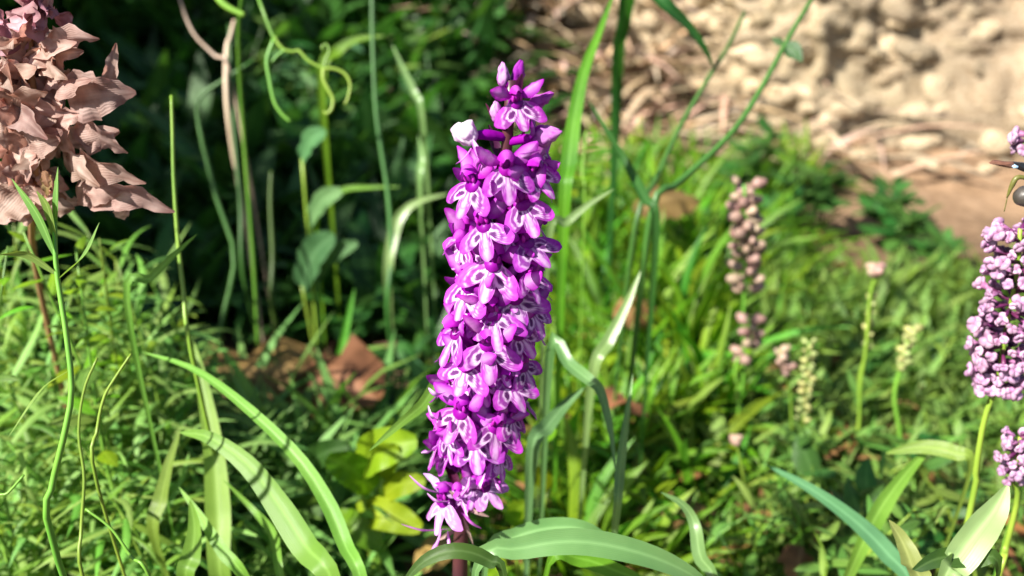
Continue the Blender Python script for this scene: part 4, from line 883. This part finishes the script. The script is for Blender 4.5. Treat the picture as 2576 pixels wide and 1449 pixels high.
def pl_right(rr):
    y = rr.uniform(.26, .53); x = rr.uniform(.05, .42)
    if x < .02+.22*y or not in_view(x, y): return None
    return x, y, .6+.5*sstep(.3, .5, y)
stuff_blades('ground_cover', 'low muted leaves covering the ground in the thicket', 'ground cover', M['sprig'], 7500, pl_right, .012, .045, .06, seed=5)
def pl_leftnear(rr):
    y = rr.uniform(.20, .36); x = rr.uniform(-.24, -.02)
    return (x, y, .7+.6*sstep(.2, .34, y)) if x < -.05-.05*sstep(.3, .2, y)*0 else None
stuff_blades('low_leaves', 'fine low leaves filling the foot of the feathery clump', 'ground cover', M['feather'], 3200, pl_leftnear, .02, .06, .05, seed=6)
def pl_straw(rr):
    y = rr.uniform(.72, 1.15); x = rr.uniform(-.08, .30)
    if x > .12+.25*(y-.6)+.05*noise.noise(Vector((y*7, x*7, 1))) and rr.random() > .12: return None
    return x, y
stuff_blades('dry_straw', 'dry pale straw strewn over the bank behind the orchid', 'straw', M['straw'], 4200, pl_straw, .03, .12, .036, 5, .72, seed=8)
def pl_litter(rr):
    y = rr.uniform(.25, .60); x = rr.uniform(-.02, .2)
    return x, y
stuff_blades('leaf_litter', 'small brown scraps of dry litter among the grass', 'litter', M['brownleaf'], 450, pl_litter, .01, .03, .12, 4, .8, seed=9)
def pl_moss(rr):
    y = rr.uniform(.74, .98); x = rr.uniform(-.30, .06)
    if noise.noise(Vector((x*12, y*12, 5))) < -.02: return None
    return x, y
stuff_blades('moss', 'yellow green moss tufts along the foot of the dark bank', 'moss', M['grass_lime'], 2600, pl_moss, .006, .018, .16, 3, seed=10)
# hedge shrubs: the nearer ones are unseen, added to shade the undergrowth
def hedge(label, c, rx, ry, h, n, seed):
    rr = random.Random(seed); b = Vector((c[0], c[1], ground(*c))); t = thing('hedge_shrub', label, 'shrub', b, 'hedge shrubs')
    for k in range(6):
        a = k*1.05; e = Vector((math.cos(a)*rx*.7, math.sin(a)*ry*.7, h*rr.uniform(.75, .95)))
        mb = MB(); tube(mb, spline([Vector((0, 0, -.01)), e*.5+Vector((0, 0, h*.12)), e], 10), [.004*(1-.08*i) for i in range(10)], 6); link('branch', mb.mesh('branch', M['stem_dark']), t)
    V = []; F = []; U = []; Cc = []
    for k in range(n):
        while True:
            p = Vector((rr.uniform(-1, 1), rr.uniform(-1, 1), rr.uniform(-1, 1)))
            if .25 < p.length < 1+.25*noise.noise(p*3+Vector((seed, 0, 0))): break
        p = Vector((p.x*rx, p.y*ry, h*.52+p.z*h*.5)); L = rr.uniform(.02, .04); a = rr.uniform(0, 6.28); e = rr.uniform(-.7, .7); x = Vector((math.cos(a)*math.cos(e), math.sin(a)*math.cos(e), math.sin(e)))
        s = x.cross(Vector((0, 0, 1))).normalized()*L*.22; n0 = len(V); g = rr.uniform(.6, 1.2)
        V += [p, p+x*L*.4-s+Vector((0, 0, L*.06)), p+x*L*.45, p+x*L*.4+s+Vector((0, 0, L*.06)), p+x*L-Vector((0, 0, L*.12))]; U += [(0, .5), (.4, 0), (.45, .5), (.4, 1), (1, .5)]; Cc += [(g, g, g)]*5
        F += [(n0, n0+1, n0+2), (n0, n0+2, n0+3), (n0+1, n0+4, n0+2), (n0+2, n0+4, n0+3)]
    mb = MB(); mb.add(V, F, U, Cc); o = link('crown', mb.mesh('crown', M['sprig_dark']), t); o['kind'] = 'stuff'
hedge('unseen dense dark leafed shrub added to shade the undergrowth', (-.50, .30), .12, .17, .50, 2600, 1)
hedge('unseen dense dark leafed shrub added to shade the undergrowth', (-.54, .60), .14, .18, .46, 3000, 2)
hedge('unseen dense dark leafed shrub added to shade the undergrowth', (-.40, 1.02), .2, .14, .30, 4500, 3)
